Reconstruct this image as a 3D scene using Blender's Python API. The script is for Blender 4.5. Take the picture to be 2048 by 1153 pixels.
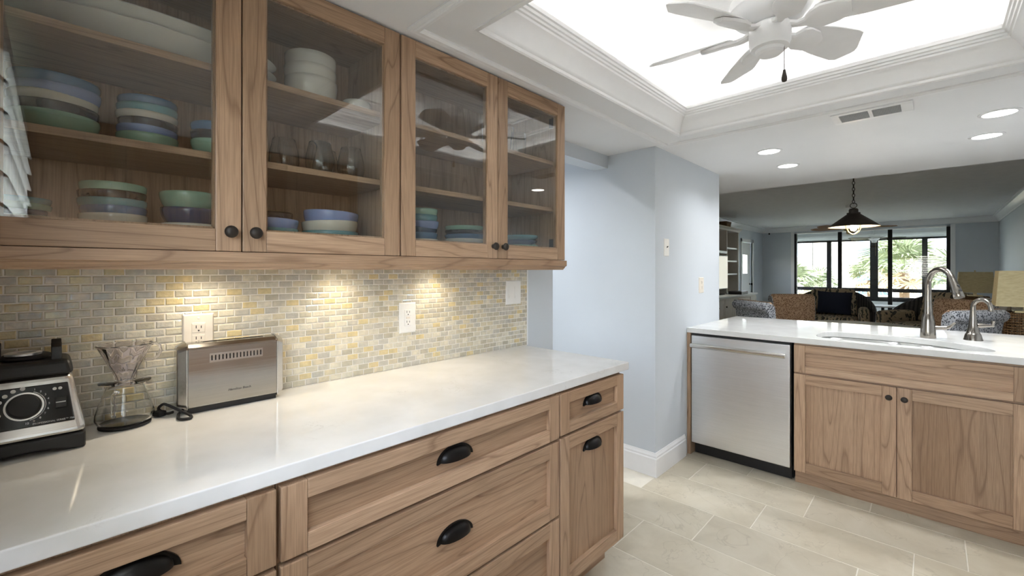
import bpy, bmesh, math, random
from mathutils import Vector, Matrix
random.seed(7)
S = bpy.context.scene
COL = S.collection
for o in list(bpy.data.objects): bpy.data.objects.remove(o)
PI = math.pi

# ------------------------------------------------------------------ camera
CX, HY, F = 1024.0, 541.0, 877.0          # principal column, horizon row, focal length in pixels
TH = math.atan2(842.0, F)
H = 1.33
cam = bpy.data.cameras.new('camera'); camo = bpy.data.objects.new('camera', cam); COL.objects.link(camo)
camo.location = (0, 0, H); camo.rotation_euler = (PI / 2, 0, TH)
cam.sensor_width = 36; cam.lens = 36 * F / 2048; cam.shift_y = -(576.5 - HY) / 2048
cam.clip_start = 0.02; cam.clip_end = 300
S.camera = camo
def P(px, py, **k):
    fx, fy, rx, ry = -math.sin(TH), math.cos(TH), math.cos(TH), math.sin(TH)
    a = (px - CX) / F
    r = (fx + rx * a, fy + ry * a, (HY - py) / F)
    (ax, v), = k.items(); i = 'XYZ'.index(ax)
    t = (v - (0, 0, H)[i]) / r[i]
    return Vector((r[0] * t, r[1] * t, r[2] * t + H))

# ------------------------------------------------------------------ world, sun, exposure
W = bpy.data.worlds.new('sky'); S.world = W; W.use_nodes = True
nt = W.node_tree; nt.nodes.clear()
sky = nt.nodes.new('ShaderNodeTexSky'); sky.sky_type = 'NISHITA'; sky.sun_disc = False
sky.sun_elevation = math.radians(48); sky.sun_rotation = math.radians(205); sky.altitude = 10
bg = nt.nodes.new('ShaderNodeBackground'); bg.inputs['Strength'].default_value = 2.1
wo = nt.nodes.new('ShaderNodeOutputWorld')
hs = nt.nodes.new('ShaderNodeHueSaturation'); hs.inputs['Saturation'].default_value = 0.45
nt.links.new(sky.outputs[0], hs.inputs['Color']); nt.links.new(hs.outputs[0], bg.inputs[0]); nt.links.new(bg.outputs[0], wo.inputs[0])
sun = bpy.data.lights.new('sun', 'SUN'); sun.energy = 1.0; sun.angle = 0.01; sun.color = (1, 0.95, 0.87)
suno = bpy.data.objects.new('sun_offscreen', sun); COL.objects.link(suno)
suno.rotation_euler = (math.radians(44), 0, math.radians(-28)); suno.location = (-6, -12, 14)
S.view_settings.view_transform = 'Standard'; S.view_settings.look = 'None'
S.view_settings.gamma = 1; S.view_settings.use_curve_mapping = False
S.view_settings.exposure = 0.64

def area(name, loc, rot, size, power, color=(1, 1, 1), parent=None, size_y=None, shape=None, spread=None):
    l = bpy.data.lights.new(name, 'AREA'); l.energy = power; l.color = color; l.size = size
    if size_y: l.shape = 'RECTANGLE'; l.size_y = size_y
    if shape: l.shape = shape
    if spread: l.spread = spread
    o = bpy.data.objects.new(name, l); COL.objects.link(o); o.location = loc; o.rotation_euler = rot
    if parent: o.parent = parent
    return o

# ------------------------------------------------------------------ materials
M = {}
def srgb(r, g, b):
    f = lambda c: (c / 255 / 12.92) if c / 255 <= 0.04045 else ((c / 255 + 0.055) / 1.055) ** 2.4
    return (f(r), f(g), f(b), 1)
def newmat(name):
    m = bpy.data.materials.new(name); m.use_nodes = True; M[name] = m
    return m, m.node_tree, m.node_tree.nodes['Principled BSDF']
def N(t, ty, **kw):
    n = t.nodes.new(ty)
    for k, v in kw.items():
        if hasattr(n, k): setattr(n, k, v)
        else: n.inputs[k].default_value = v
    return n
def math_n(t, op, a, b=None):
    n = t.nodes.new('ShaderNodeMath'); n.operation = op
    for i, v in enumerate((a, b)):
        if v is None: continue
        if isinstance(v, (int, float)): n.inputs[i].default_value = v
        else: t.links.new(v, n.inputs[i])
    return n.outputs[0]
def ramp(t, fac, stops, interp='LINEAR'):
    n = t.nodes.new('ShaderNodeValToRGB'); cr = n.color_ramp; cr.interpolation = interp
    while len(cr.elements) > 1: cr.elements.remove(cr.elements[-1])
    cr.elements[0].position = stops[0][0]; cr.elements[0].color = stops[0][1]
    for p, c in stops[1:]:
        e = cr.elements.new(p); e.color = c
    t.links.new(fac, n.inputs[0]); return n.outputs[0]
def mixc(t, fac, a, b, blend='MIX'):
    n = t.nodes.new('ShaderNodeMix'); n.data_type = 'RGBA'; n.blend_type = blend
    for s, v in ((n.inputs[0], fac), (n.inputs[6], a), (n.inputs[7], b)):
        if isinstance(v, (int, float, tuple)): s.default_value = v
        else: t.links.new(v, s)
    return n.outputs[2]
def coords(t, scale=(1, 1, 1), rnd=0.0):
    tc = t.nodes.new('ShaderNodeTexCoord'); mp = t.nodes.new('ShaderNodeMapping'); mp.inputs['Scale'].default_value = scale
    src = tc.outputs['Object']
    if rnd:
        oi = t.nodes.new('ShaderNodeObjectInfo'); ad = t.nodes.new('ShaderNodeVectorMath'); ad.operation = 'ADD'
        ml = t.nodes.new('ShaderNodeVectorMath'); ml.operation = 'SCALE'; ml.inputs[0].default_value = (1.0, 0.7, 1.3)
        t.links.new(math_n(t, 'MULTIPLY', oi.outputs['Random'], rnd), ml.inputs['Scale'])
        t.links.new(src, ad.inputs[0]); t.links.new(ml.outputs[0], ad.inputs[1]); src = ad.outputs[0]
    t.links.new(src, mp.inputs[0]); return mp.outputs[0]
def bump(t, b, height, strength, dist=0.002):
    n = t.nodes.new('ShaderNodeBump'); n.inputs['Strength'].default_value = strength; n.inputs['Distance'].default_value = dist
    t.links.new(height, n.inputs['Height']); t.links.new(n.outputs[0], b.inputs['Normal'])
def noise(t, vec, scale, detail=2, rough=0.5, dist=0.0):
    n = N(t, 'ShaderNodeTexNoise'); n.inputs['Scale'].default_value = scale; n.inputs['Detail'].default_value = detail
    n.inputs['Roughness'].default_value = rough; n.inputs['Distortion'].default_value = dist
    t.links.new(vec, n.inputs['Vector']); return n.outputs['Fac']

def plain(name, rgb, rough=0.5, metal=0.0, var=0.04, nscale=20, bmp=0.0, coat=0.0, spec=None, bscale=None):
    m, t, b = newmat(name)
    c = srgb(*rgb); v = coords(t); nz = noise(t, v, nscale, 3)
    d = tuple(max(0, x * (1 - var)) for x in c[:3]) + (1,); l = tuple(min(1, x * (1 + var)) for x in c[:3]) + (1,)
    t.links.new(ramp(t, nz, [(0.3, d), (0.7, l)]), b.inputs['Base Color'])
    b.inputs['Roughness'].default_value = rough; b.inputs['Metallic'].default_value = metal
    if coat: b.inputs['Coat Weight'].default_value = coat; b.inputs['Coat Roughness'].default_value = 0.05
    if spec is not None: b.inputs['Specular IOR Level'].default_value = spec
    if bmp: bump(t, b, noise(t, v, bscale or nscale * 6, 3), bmp)
    return m
def wood(name, grain='x', panel=False, dark=1.0, tint=(1, 1, 1)):
    m, t, b = newmat(name)
    st = {'x': (0.075, 1, 1), 'z': (1, 1, 0.075), 'y': (1, 0.075, 1)}[grain]
    v = coords(t, st, 17.0)
    fig = noise(t, v, 8.5, 1.6, 0.45, 0.2)
    rings = math_n(t, 'FRACT', math_n(t, 'MULTIPLY', fig, 11.0))
    line = ramp(t, rings, [(0.0, (1, 1, 1, 1)), (0.06, (0.25, 0.25, 0.25, 1)), (0.55, (0.0, 0, 0, 1)), (0.90, (0.16, 0.16, 0.16, 1)), (1.0, (1, 1, 1, 1))])
    big = noise(t, v, 3.0, 2)
    st2 = {'x': (0.03, 1, 1), 'z': (1, 1, 0.03), 'y': (1, 0.03, 1)}[grain]
    fib = noise(t, coords(t, st2, 9.0), 320, 2, 0.6)
    A = srgb(202, 171, 141); B_ = srgb(174, 142, 112); D = srgb(114, 84, 61)
    sc = lambda c: tuple(c[i] * dark * tint[i] for i in range(3)) + (1,)
    base = ramp(t, big, [(0.3, sc(B_)), (0.7, sc(A))])
    base = mixc(t, math_n(t, 'MULTIPLY', line, 0.6), base, sc(D))
    base = mixc(t, ramp(t, fib, [(0.35, (0.34, 0.34, 0.34, 1)), (0.62, (0, 0, 0, 1))]), base, sc(D))
    oi = t.nodes.new('ShaderNodeObjectInfo')
    tone = ramp(t, oi.outputs['Random'], [(0, (0.86, 0.85, 0.84, 1)), (1, (1.06, 1.05, 1.05, 1))])
    if panel:
        tc = t.nodes.new('ShaderNodeTexCoord'); sx = t.nodes.new('ShaderNodeSeparateXYZ'); t.links.new(tc.outputs['Object'], sx.inputs[0])
        fl = math_n(t, 'FLOOR', math_n(t, 'MULTIPLY', math_n(t, 'ADD', sx.outputs['Z' if grain == 'x' else 'X'], 3.0), 8.7))
        wn = t.nodes.new('ShaderNodeTexWhiteNoise'); wn.noise_dimensions = '1D'; t.links.new(fl, wn.inputs['W'])
        tone = mixc(t, 1.0, tone, ramp(t, wn.outputs['Value'], [(0, (0.84, 0.83, 0.82, 1)), (1, (1.06, 1.05, 1.04, 1))]), 'MULTIPLY')
    t.links.new(mixc(t, 1.0, base, tone, 'MULTIPLY'), b.inputs['Base Color'])
    b.inputs['Roughness'].default_value = 0.42
    bump(t, b, fib, 0.06, 0.001)
    return m
wood('wood_h', 'x'); wood('wood_v', 'z'); wood('wood_panel_v', 'z', True); wood('wood_panel_h', 'x', True)
wood('wood_in', 'z'); wood('wood_in_h', 'x')
plain('paint_blue', (208, 214, 220), 0.55, var=0.015, nscale=3, bmp=0.05, bscale=160)
plain('paint_white', (240, 240, 240), 0.45, var=0.01, nscale=4)
plain('ceiling_paint', (236, 236, 236), 0.6, var=0.012, nscale=3, bmp=0.06, bscale=120)
plain('ceiling_texture', (236, 236, 236), 0.7, var=0.03, nscale=9, bmp=0.55, bscale=34)
plain('trim_white', (242, 242, 242), 0.32, var=0.01)
plain('grout_wall', (240, 234, 222), 0.8, var=0.05, nscale=60)
plain('grout_floor', (228, 221, 206), 0.85, var=0.04)
plain('black_metal', (26, 24, 23), 0.38, 0.6, var=0.2)
plain('bronze', (58, 52, 47), 0.5, 0.55, var=0.2, nscale=30)
plain('black_plastic', (26, 25, 25), 0.45, var=0.12, nscale=90, bmp=0.05)
plain('black_gloss', (14, 14, 16), 0.16, var=0.1)
plain('plastic_white', (243, 241, 236), 0.32, var=0.01)
plain('almond', (232, 223, 210), 0.35, var=0.02)
plain('print_white', (215, 215, 212), 0.6, var=0.03)
plain('print_grey', (92, 88, 84), 0.5, var=0.03)
plain('dark_slot', (22, 20, 18), 0.7, var=0.05)
plain('duct_metal', (168, 170, 172), 0.55, 0.6, var=0.06)
plain('rubber', (30, 29, 30), 0.7, var=0.1)
plain('porcelain', (233, 230, 222), 0.12, var=0.012, coat=0.3)
for nm, c in dict(dusty_blue=(74, 112, 148), periwinkle=(142, 158, 200), cream=(214, 207, 190), black=(24, 22, 27), mint=(157, 190, 166),
                  teal=(108, 158, 164), navy=(30, 62, 98)).items():
    plain('glaze_' + nm, c, 0.13, var=0.05, nscale=14, coat=0.35)
plain('fan_white', (236, 236, 236), 0.42, var=0.015)
plain('brass_pale', (196, 180, 140), 0.3, 0.8, var=0.08)
plain('frame_dark', (30, 29, 31), 0.45, 0.3, var=0.15)
plain('hutch_white', (232, 226, 216), 0.5, var=0.02)
plain('hutch_back', (190, 168, 138), 0.6, var=0.05)
plain('navy_fabric', (37, 45, 66), 0.9, var=0.15, nscale=180, bmp=0.3)
plain('black_fabric', (33, 32, 33), 0.9, var=0.3, nscale=200, bmp=0.4)
plain('sofa_linen', (214, 200, 178), 0.9, var=0.08, nscale=200, bmp=0.3)
plain('dark_wood', (72, 50, 36), 0.45, var=0.2, nscale=25)
plain('cream_siding', (228, 216, 190), 0.8, var=0.04)
plain('stucco_white', (238, 238, 238), 0.8, var=0.02)
plain('roof_grey', (148, 152, 168), 0.8, var=0.08, nscale=2)
plain('window_far', (92, 116, 138), 0.15, var=0.25, nscale=1.5)
plain('balcony_glass', (120, 140, 160), 0.2, var=0.2, nscale=2)
plain('lawn', (120, 126, 92), 0.95, var=0.2, nscale=2)
plain('palm_trunk', (124, 100, 78), 0.9, var=0.3, nscale=30, bmp=0.5)
plain('palm_green', (134, 142, 106), 0.6, var=0.3, nscale=6)
plain('palm_dry', (196, 174, 136), 0.8, var=0.25, nscale=6)
plain('cane_blade', (178, 138, 100), 0.6, var=0.15, nscale=60)
plain('grey_blade', (96, 92, 88), 0.5, var=0.1, nscale=40)
plain('screen_frame', (24, 24, 26), 0.3, var=0.1)

def glass_sheet(name, tint=(1, 1, 1, 1), base=0.04, rough=0.0):
    m, t, b = newmat(name); t.nodes.remove(b)
    out = t.nodes['Material Output']
    tr = t.nodes.new('ShaderNodeBsdfTransparent'); tr.inputs[0].default_value = tint
    gl = t.nodes.new('ShaderNodeBsdfGlossy'); gl.inputs['Roughness'].default_value = rough
    lw = t.nodes.new('ShaderNodeLayerWeight'); lw.inputs['Blend'].default_value = 0.5
    f5 = math_n(t, 'POWER', lw.outputs['Facing'], 5.0)
    fac = math_n(t, 'ADD', math_n(t, 'MULTIPLY', f5, 1 - base), base)
    mx = t.nodes.new('ShaderNodeMixShader'); t.links.new(fac, mx.inputs[0]); t.links.new(tr.outputs[0], mx.inputs[1]); t.links.new(gl.outputs[0], mx.inputs[2])
    t.links.new(mx.outputs[0], out.inputs[0]); return m
glass_sheet('pane_glass', (0.93, 0.94, 0.93, 1), 0.078); glass_sheet('door_glass', (0.95, 0.96, 0.96, 1), 0.035)
def clear(name, tint, ior=1.45, rough=0.0):
    m, t, b = newmat(name); nz = noise(t, coords(t), 8, 1)
    c2 = tuple(x * 0.98 for x in tint[:3]) + (1,)
    t.links.new(ramp(t, nz, [(0.3, c2), (0.7, tint)]), b.inputs['Base Color'])
    b.inputs['Transmission Weight'].default_value = 1; b.inputs['Roughness'].default_value = rough; b.inputs['IOR'].default_value = ior
clear('glassware', (0.98, 0.99, 0.99, 1), 1.38); clear('clear_plastic', (0.96, 0.94, 0.99, 1), 1.42)
def emit(name, col, s):
    m, t, b = newmat(name); b.inputs['Base Color'].default_value = (0.8, 0.8, 0.8, 1)
    nz = noise(t, coords(t), 6, 1); c2 = tuple(x * 0.99 for x in col[:3]) + (1,)
    t.links.new(ramp(t, nz, [(0.3, c2), (0.7, col)]), b.inputs['Emission Color']); b.inputs['Emission Strength'].default_value = s
emit('lamp_lens', (1, 0.97, 0.92, 1), 9); emit('puck_lens', (1, 0.85, 0.6, 1), 6); emit('led_strip', (1, 0.98, 0.95, 1), 3)
emit('bulb', (1, 0.8, 0.5, 1), 14); emit('screen_glow', srgb(226, 224, 208), 0.55)  # television screen glows in one even pale cream

def steel(name, rgb, rough, streak='x', strength=0.12):
    m, t, b = newmat(name); st = {'x': (0.02, 1, 1), 'z': (1, 1, 0.02)}[streak]
    nz = noise(t, coords(t, st), 260, 3, 0.6); c = srgb(*rgb)
    cl = noise(t, coords(t), 4, 3)
    d = tuple(x * 0.86 for x in c[:3]) + (1,)
    t.links.new(ramp(t, math_n(t, 'ADD', math_n(t, 'MULTIPLY', nz, 0.6), math_n(t, 'MULTIPLY', cl, 0.4)), [(0.3, d), (0.7, c)]), b.inputs['Base Color'])
    b.inputs['Metallic'].default_value = 1
    rr = t.nodes.new('ShaderNodeMapRange'); rr.inputs['To Min'].default_value = rough * 0.75; rr.inputs['To Max'].default_value = rough * 1.3
    t.links.new(nz, rr.inputs[0]); t.links.new(rr.outputs[0], b.inputs['Roughness'])
    bump(t, b, nz, strength, 0.0005)
steel('steel', (234, 234, 234), 0.36); steel('steel_bright', (214, 211, 206), 0.22); steel('steel_sink', (200, 200, 198), 0.24)
steel('steel_toaster', (184, 181, 176), 0.17, 'x', 0.06); steel('nickel', (150, 144, 136), 0.22, 'z', 0.03)

def quartz():
    m, t, b = newmat('quartz'); v = coords(t)
    n1 = noise(t, v, 7.0, 6, 0.6, 1.2); a = math_n(t, 'ABSOLUTE', math_n(t, 'SUBTRACT', n1, 0.5))
    ve = ramp(t, a, [(0.0, (1, 1, 1, 1)), (0.006, (0.2, 0.2, 0.2, 1)), (0.016, (0, 0, 0, 1))])
    msk = ramp(t, noise(t, v, 5.0, 2), [(0.55, (0, 0, 0, 1)), (0.70, (0.4, 0.4, 0.4, 1))])
    cl = noise(t, v, 9, 3)
    base = ramp(t, cl, [(0.3, srgb(226, 225, 221)), (0.7, srgb(236, 235, 232))])
    t.links.new(mixc(t, math_n(t, 'MULTIPLY', ve, msk), base, srgb(168, 164, 158)), b.inputs['Base Color'])
    b.inputs['Roughness'].default_value = 0.06
quartz()
def tile_glass():
    m, t, b = newmat('mosaic_glass'); oi = t.nodes.new('ShaderNodeObjectInfo'); g = t.nodes.new('ShaderNodeNewGeometry')
    r = math_n(t, 'FRACT', math_n(t, 'ADD', math_n(t, 'MULTIPLY', oi.outputs['Random'], 7.31), g.outputs['Random Per Island']))
    stops = [(200, 190, 168), (214, 204, 181), (226, 217, 197), (205, 195, 172), (221, 208, 180), (210, 202, 186), (231, 221, 199), (226, 206, 158), (203, 196, 182)]
    base = ramp(t, r, [(i / len(stops), srgb(*c)) for i, c in enumerate(stops)], 'CONSTANT')
    v = coords(t, (1, 1, 1), 3.0); nz = noise(t, v, 60, 3)
    base = mixc(t, 1.0, base, ramp(t, nz, [(0.3, (0.84, 0.84, 0.82, 1)), (0.7, (1.06, 1.05, 1.02, 1))]), 'MULTIPLY')
    t.links.new(base, b.inputs['Base Color']); b.inputs['Roughness'].default_value = 0.10
    b.inputs['Specular IOR Level'].default_value = 0.8
    mr = t.nodes.new('ShaderNodeMapRange'); mr.inputs['To Min'].default_value = 40; mr.inputs['To Max'].default_value = 330; t.links.new(noise(t, v, 22, 2), mr.inputs[0]); t.links.new(mr.outputs[0], b.inputs['Thin Film Thickness']); b.inputs['Thin Film IOR'].default_value = 1.18
    bump(t, b, noise(t, v, 130, 2), 0.5, 0.002)
tile_glass()
def tile_floor():
    m, t, b = newmat('floor_stone'); v = coords(t, (1, 1, 1), 23.0)
    n1 = noise(t, v, 4, 5, 0.6, 0.6); base = ramp(t, n1, [(0.25, srgb(184, 173, 151)), (0.5, srgb(199, 189, 168)), (0.75, srgb(208, 199, 180))])
    a = math_n(t, 'ABSOLUTE', math_n(t, 'SUBTRACT', noise(t, v, 2.2, 4, 0.6, 1.0), 0.5))
    ve = ramp(t, a, [(0.0, (0.35, 0.35, 0.35, 1)), (0.006, (0, 0, 0, 1))])
    base = mixc(t, ve, base, srgb(150, 138, 118))
    oi = t.nodes.new('ShaderNodeObjectInfo')
    base = mixc(t, 1.0, base, ramp(t, oi.outputs['Random'], [(0, (0.93, 0.93, 0.93, 1)), (1, (1.04, 1.04, 1.03, 1))]), 'MULTIPLY')
    t.links.new(base, b.inputs['Base Color']); b.inputs['Roughness'].default_value = 0.42
    bump(t, b, n1, 0.10, 0.004)
tile_floor()
def spots(name, c1, c2, scale):
    m, t, b = newmat(name); vo = t.nodes.new('ShaderNodeTexVoronoi'); vo.inputs['Scale'].default_value = scale
    t.links.new(coords(t, (1, 1, 0.75)), vo.inputs['Vector'])
    t.links.new(ramp(t, vo.outputs['Distance'], [(0.30, srgb(*c1)), (0.52, srgb(*c2))]), b.inputs['Base Color']); b.inputs['Roughness'].default_value = 0.9
spots('spot_grey', (58, 62, 70), (190, 193, 199), 80); spots('spot_tan', (118, 88, 66), (190, 162, 136), 78)
def floral():
    m, t, b = newmat('floral'); v = coords(t)
    w = N(t, 'ShaderNodeTexWave'); w.inputs['Scale'].default_value = 5; w.inputs['Distortion'].default_value = 9; w.inputs['Detail'].default_value = 2
    t.links.new(v, w.inputs['Vector']); n2 = noise(t, v, 9, 2, 0.5, 1.5)
    k = math_n(t, 'MULTIPLY', w.outputs['Fac'], ramp(t, n2, [(0.42, (0, 0, 0, 1)), (0.58, (1, 1, 1, 1))]))
    c = ramp(t, k, [(0.18, srgb(190, 168, 140)), (0.34, srgb(128, 124, 104)), (0.46, srgb(46, 46, 50)), (0.8, srgb(90, 86, 78))])
    t.links.new(c, b.inputs['Base Color']); b.inputs['Roughness'].default_value = 0.9
floral()
def weave(name, c1, c2, scale):
    m, t, b = newmat(name); v = coords(t)
    w1 = N(t, 'ShaderNodeTexWave'); w1.inputs['Scale'].default_value = scale; w1.bands_direction = 'Z'; w1.inputs['Distortion'].default_value = 2
    w2 = N(t, 'ShaderNodeTexWave'); w2.inputs['Scale'].default_value = scale * 0.6; w2.bands_direction = 'X'; w2.inputs['Distortion'].default_value = 1
    t.links.new(v, w1.inputs['Vector']); t.links.new(v, w2.inputs['Vector'])
    f = math_n(t, 'MULTIPLY', w1.outputs['Fac'], w2.outputs['Fac'])
    t.links.new(ramp(t, f, [(0.15, srgb(*c2)), (0.5, srgb(*c1))]), b.inputs['Base Color']); b.inputs['Roughness'].default_value = 0.75
    bump(t, b, f, 0.5, 0.01)
weave('wicker_grey', (112, 108, 106), (56, 54, 56), 14); weave('strand', (168, 132, 90), (104, 76, 48), 40)
def linen_shade():
    m, t, b = newmat('linen_shade'); v = coords(t, (0.2, 0.2, 1)); nz = noise(t, v, 160, 3)
    t.links.new(ramp(t, nz, [(0.3, srgb(206, 190, 146)), (0.7, srgb(224, 211, 170))]), b.inputs['Base Color']); b.inputs['Roughness'].default_value = 0.85
    b.inputs['Transmission Weight'].default_value = 0.0
linen_shade()
def stripes():
    m, t, b = newmat('striped'); w = N(t, 'ShaderNodeTexWave'); w.inputs['Scale'].default_value = 3.2; w.bands_direction = 'X'
    t.links.new(coords(t), w.inputs['Vector'])
    t.links.new(ramp(t, w.outputs['Fac'], [(0.72, srgb(232, 230, 228)), (0.8, srgb(178, 164, 150))]), b.inputs['Base Color']); b.inputs['Roughness'].default_value = 0.9
stripes()
def siding():
    m, t, b = newmat('siding'); w = N(t, 'ShaderNodeTexWave'); w.wave_profile = 'SAW'; w.bands_direction = 'Z'; w.inputs['Scale'].default_value = 1.9
    t.links.new(coords(t), w.inputs['Vector'])
    t.links.new(ramp(t, w.outputs['Fac'], [(0.0, srgb(176, 164, 138)), (0.12, srgb(226, 214, 188)), (1, srgb(232, 221, 196))]), b.inputs['Base Color']); b.inputs['Roughness'].default_value = 0.8
siding()

# ------------------------------------------------------------------ mesh builder
class MB:
    def __init__(s): s.v = []; s.f = []
    def add(s, vs, fs):
        k = len(s.v); s.v += [tuple(p) for p in vs]; s.f += [tuple(i + k for i in f) for f in fs]; return s
    def box(s, x0, x1, y0, y1, z0, z1):
        vs = [(x, y, z) for z in (z0, z1) for y in (y0, y1) for x in (x0, x1)]
        return s.add(vs, [(0, 2, 3, 1), (4, 5, 7, 6), (0, 1, 5, 4), (2, 6, 7, 3), (0, 4, 6, 2), (1, 3, 7, 5)])
    def prism(s, pts, axis, lo, hi):
        mp = {'x': lambda a, b, t: (t, a, b), 'y': lambda a, b, t: (a, t, b), 'z': lambda a, b, t: (a, b, t)}[axis]
        n = len(pts); vs = [mp(a, b, lo) for a, b in pts] + [mp(a, b, hi) for a, b in pts]
        return s.add(vs, [tuple(range(n)), tuple(range(n, 2 * n))] + [(i, (i + 1) % n, n + (i + 1) % n, n + i) for i in range(n)])
    def frustum(s, lo, hi):     # lo/hi: (x0,x1,y0,y1,z)
        vs = [(x, y, q[4]) for q in (lo, hi) for y in (q[2], q[3]) for x in (q[0], q[1])]
        return s.add(vs, [(0, 2, 3, 1), (4, 5, 7, 6), (0, 1, 5, 4), (2, 6, 7, 3), (0, 4, 6, 2), (1, 3, 7, 5)])
    def lathe(s, prof, n=32, c=(0, 0, 0), axis='z', sx=1.0, sy=1.0):
        mp = {'z': lambda a, b, t: (c[0] + a * sx, c[1] + b * sy, c[2] + t), 'y': lambda a, b, t: (c[0] + a * sx, c[1] + t, c[2] + b * sy), 'x': lambda a, b, t: (c[0] + t, c[1] + a, c[2] + b)}[axis]
        vs, rows = [], []
        for r, z in prof:
            if r < 1e-6: rows.append([len(vs)]); vs.append(mp(0, 0, z))
            else:
                rows.append(list(range(len(vs), len(vs) + n)))
                vs += [mp(r * math.cos(2 * PI * i / n), r * math.sin(2 * PI * i / n), z) for i in range(n)]
        fs = []
        for a, b in zip(rows, rows[1:]):
            for i in range(n):
                j = (i + 1) % n
                if len(a) == 1 and len(b) == 1: continue
                if len(a) == 1: fs.append((a[0], b[i], b[j]))
                elif len(b) == 1: fs.append((a[i], a[j], b[0]))
                else: fs.append((a[i], a[j], b[j], b[i]))
        return s.add(vs, fs)
    def tube(s, pts, r, n=10, closed=False):
        pts = [Vector(p) for p in pts]; m = len(pts); vs = []; up = None
        for i, p in enumerate(pts):
            a = pts[(i - 1) % m] if closed or i else pts[0]; b = pts[(i + 1) % m] if closed or i < m - 1 else pts[-1]
            d = (b - a).normalized()
            if up is None: up = Vector((0, 0, 1)) if abs(d.z) < 0.9 else Vector((1, 0, 0))
            u = (up - d * up.dot(d)).normalized(); w = d.cross(u); up = u
            rr = r[i] if isinstance(r, (list, tuple)) else r
            vs += [p + (u * math.cos(2 * PI * k / n) + w * math.sin(2 * PI * k / n)) * rr for k in range(n)]
        fs = []
        for i in range(m if closed else m - 1):
            j = (i + 1) % m
            for k in range(n): fs.append((i * n + k, i * n + (k + 1) % n, j * n + (k + 1) % n, j * n + k))
        if not closed: fs += [tuple(range(n)), tuple(range((m - 1) * n, m * n))]
        return s.add(vs, fs)
    def frame_loop(s, prof, x0, x1, y0, y1, closed=True):   # mitred moulding round a rectangle; prof: (inset, z)
        vs = []
        for o, z in prof: vs += [(x0 + o, y0 + o, z), (x1 - o, y0 + o, z), (x1 - o, y1 - o, z), (x0 + o, y1 - o, z)]
        fs = []; m = len(prof)
        for i in range(m if closed else m - 1):
            j = (i + 1) % m
            for k in range(4): fs.append((i * 4 + k, i * 4 + (k + 1) % 4, j * 4 + (k + 1) % 4, j * 4 + k))
        return s.add(vs, fs)
    def xf(s, mat): s.v = [tuple(mat @ Vector(p)) for p in s.v]; return s
    def mesh(s, name, smooth=None):
        me = bpy.data.meshes.new(name); me.from_pydata(s.v, [], s.f)
        bm = bmesh.new(); bm.from_mesh(me); bmesh.ops.recalc_face_normals(bm, faces=bm.faces)
        if smooth is not None:
            for f in bm.faces: f.smooth = True
            for e in bm.edges:
                e.smooth = not (len(e.link_faces) == 2 and e.calc_face_angle(0) > math.radians(smooth))
        bm.to_mesh(me); bm.free(); return me
    def build(s, name, mat, parent=None, smooth=None, bevel=0, seg=2, loc=None, rot=None):
        return mkobj(name, s.mesh(name, smooth), mat, parent, bevel, seg, loc, rot)
def mkobj(name, me, mat, parent=None, bevel=0, seg=2, loc=None, rot=None):
    o = bpy.data.objects.new(name, me); COL.objects.link(o)
    if not me.materials: me.materials.append(M[mat])
    if parent: o.parent = parent
    if loc is not None: o.location = loc
    if rot is not None: o.rotation_euler = rot
    if bevel:
        b = o.modifiers.new('bevel', 'BEVEL'); b.width = bevel; b.segments = seg; b.limit_method = 'ANGLE'; b.angle_limit = math.radians(35)
    return o
def subsurf(o, n=1):
    m = o.modifiers.new('sub', 'SUBSURF'); m.levels = n; m.render_levels = n
    for p in o.data.polygons: p.use_smooth = True
    return o
def tag(o, label, cat, group=None):
    o['label'] = label; o['category'] = cat
    if group: o['group'] = group
    return o
def thing(name, label, cat, loc=(0, 0, 0), rz=0, group=None):
    o = bpy.data.objects.new(name, None); COL.objects.link(o); o.empty_display_size = 0.05
    o.location = loc; o.rotation_euler = (0, 0, rz); return tag(o, label, cat, group)
def struct(o): o['kind'] = 'structure'; return o
def copy_tree(o, parent=None):
    c = o.copy(); COL.objects.link(c); c.parent = parent
    for ch in list(o.children): copy_tree(ch, c)
    return c
def B(*a): return MB().box(*a)
def open_box(x0, x1, y0, y1, z0, z1, th, down=False):     # four walls and one end, open at the top (or at the bottom)
    e = (z1 - th, z1) if down else (z0, z0 + th)
    return (MB().box(x0, x0 + th, y0, y1, z0, z1).box(x1 - th, x1, y0, y1, z0, z1).box(x0 + th, x1 - th, y0, y0 + th, z0, z1)
            .box(x0 + th, x1 - th, y1 - th, y1, z0, z1).box(x0 + th, x1 - th, y0 + th, y1 - th, *e))
def cut(o, boxes):                                         # carve box-shaped recesses out of a part
    mb = MB()
    for b in boxes: mb.box(*b)
    c = mb.build('cutter', 'dark_slot', o.parent); c.location = o.location
    m = o.modifiers.new('cut', 'BOOLEAN'); m.operation = 'DIFFERENCE'; m.solver = 'EXACT'; m.object = c
    bpy.context.view_layer.update()
    me = bpy.data.meshes.new_from_object(o.evaluated_get(bpy.context.evaluated_depsgraph_get()))
    o.modifiers.clear(); me.materials.clear(); me.materials.append(o.data.materials[0]); o.data = me
    bpy.data.objects.remove(c)
def text_mesh(s, size, name, mat, parent, loc, rot, align='CENTER', depth=0.0003, shear=0):
    cu = bpy.data.curves.new('t', 'FONT'); cu.body = s; cu.size = size; cu.align_x = align; cu.align_y = 'CENTER'; cu.extrude = depth; cu.shear = shear
    to = bpy.data.objects.new('t', cu); COL.objects.link(to)
    bpy.context.view_layer.update()
    me = bpy.data.meshes.new_from_object(to.evaluated_get(bpy.context.evaluated_depsgraph_get()))
    bpy.data.objects.remove(to); bpy.data.curves.remove(cu)
    me.materials.clear(); return mkobj(name, me, mat, parent, loc=loc, rot=rot)

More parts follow.
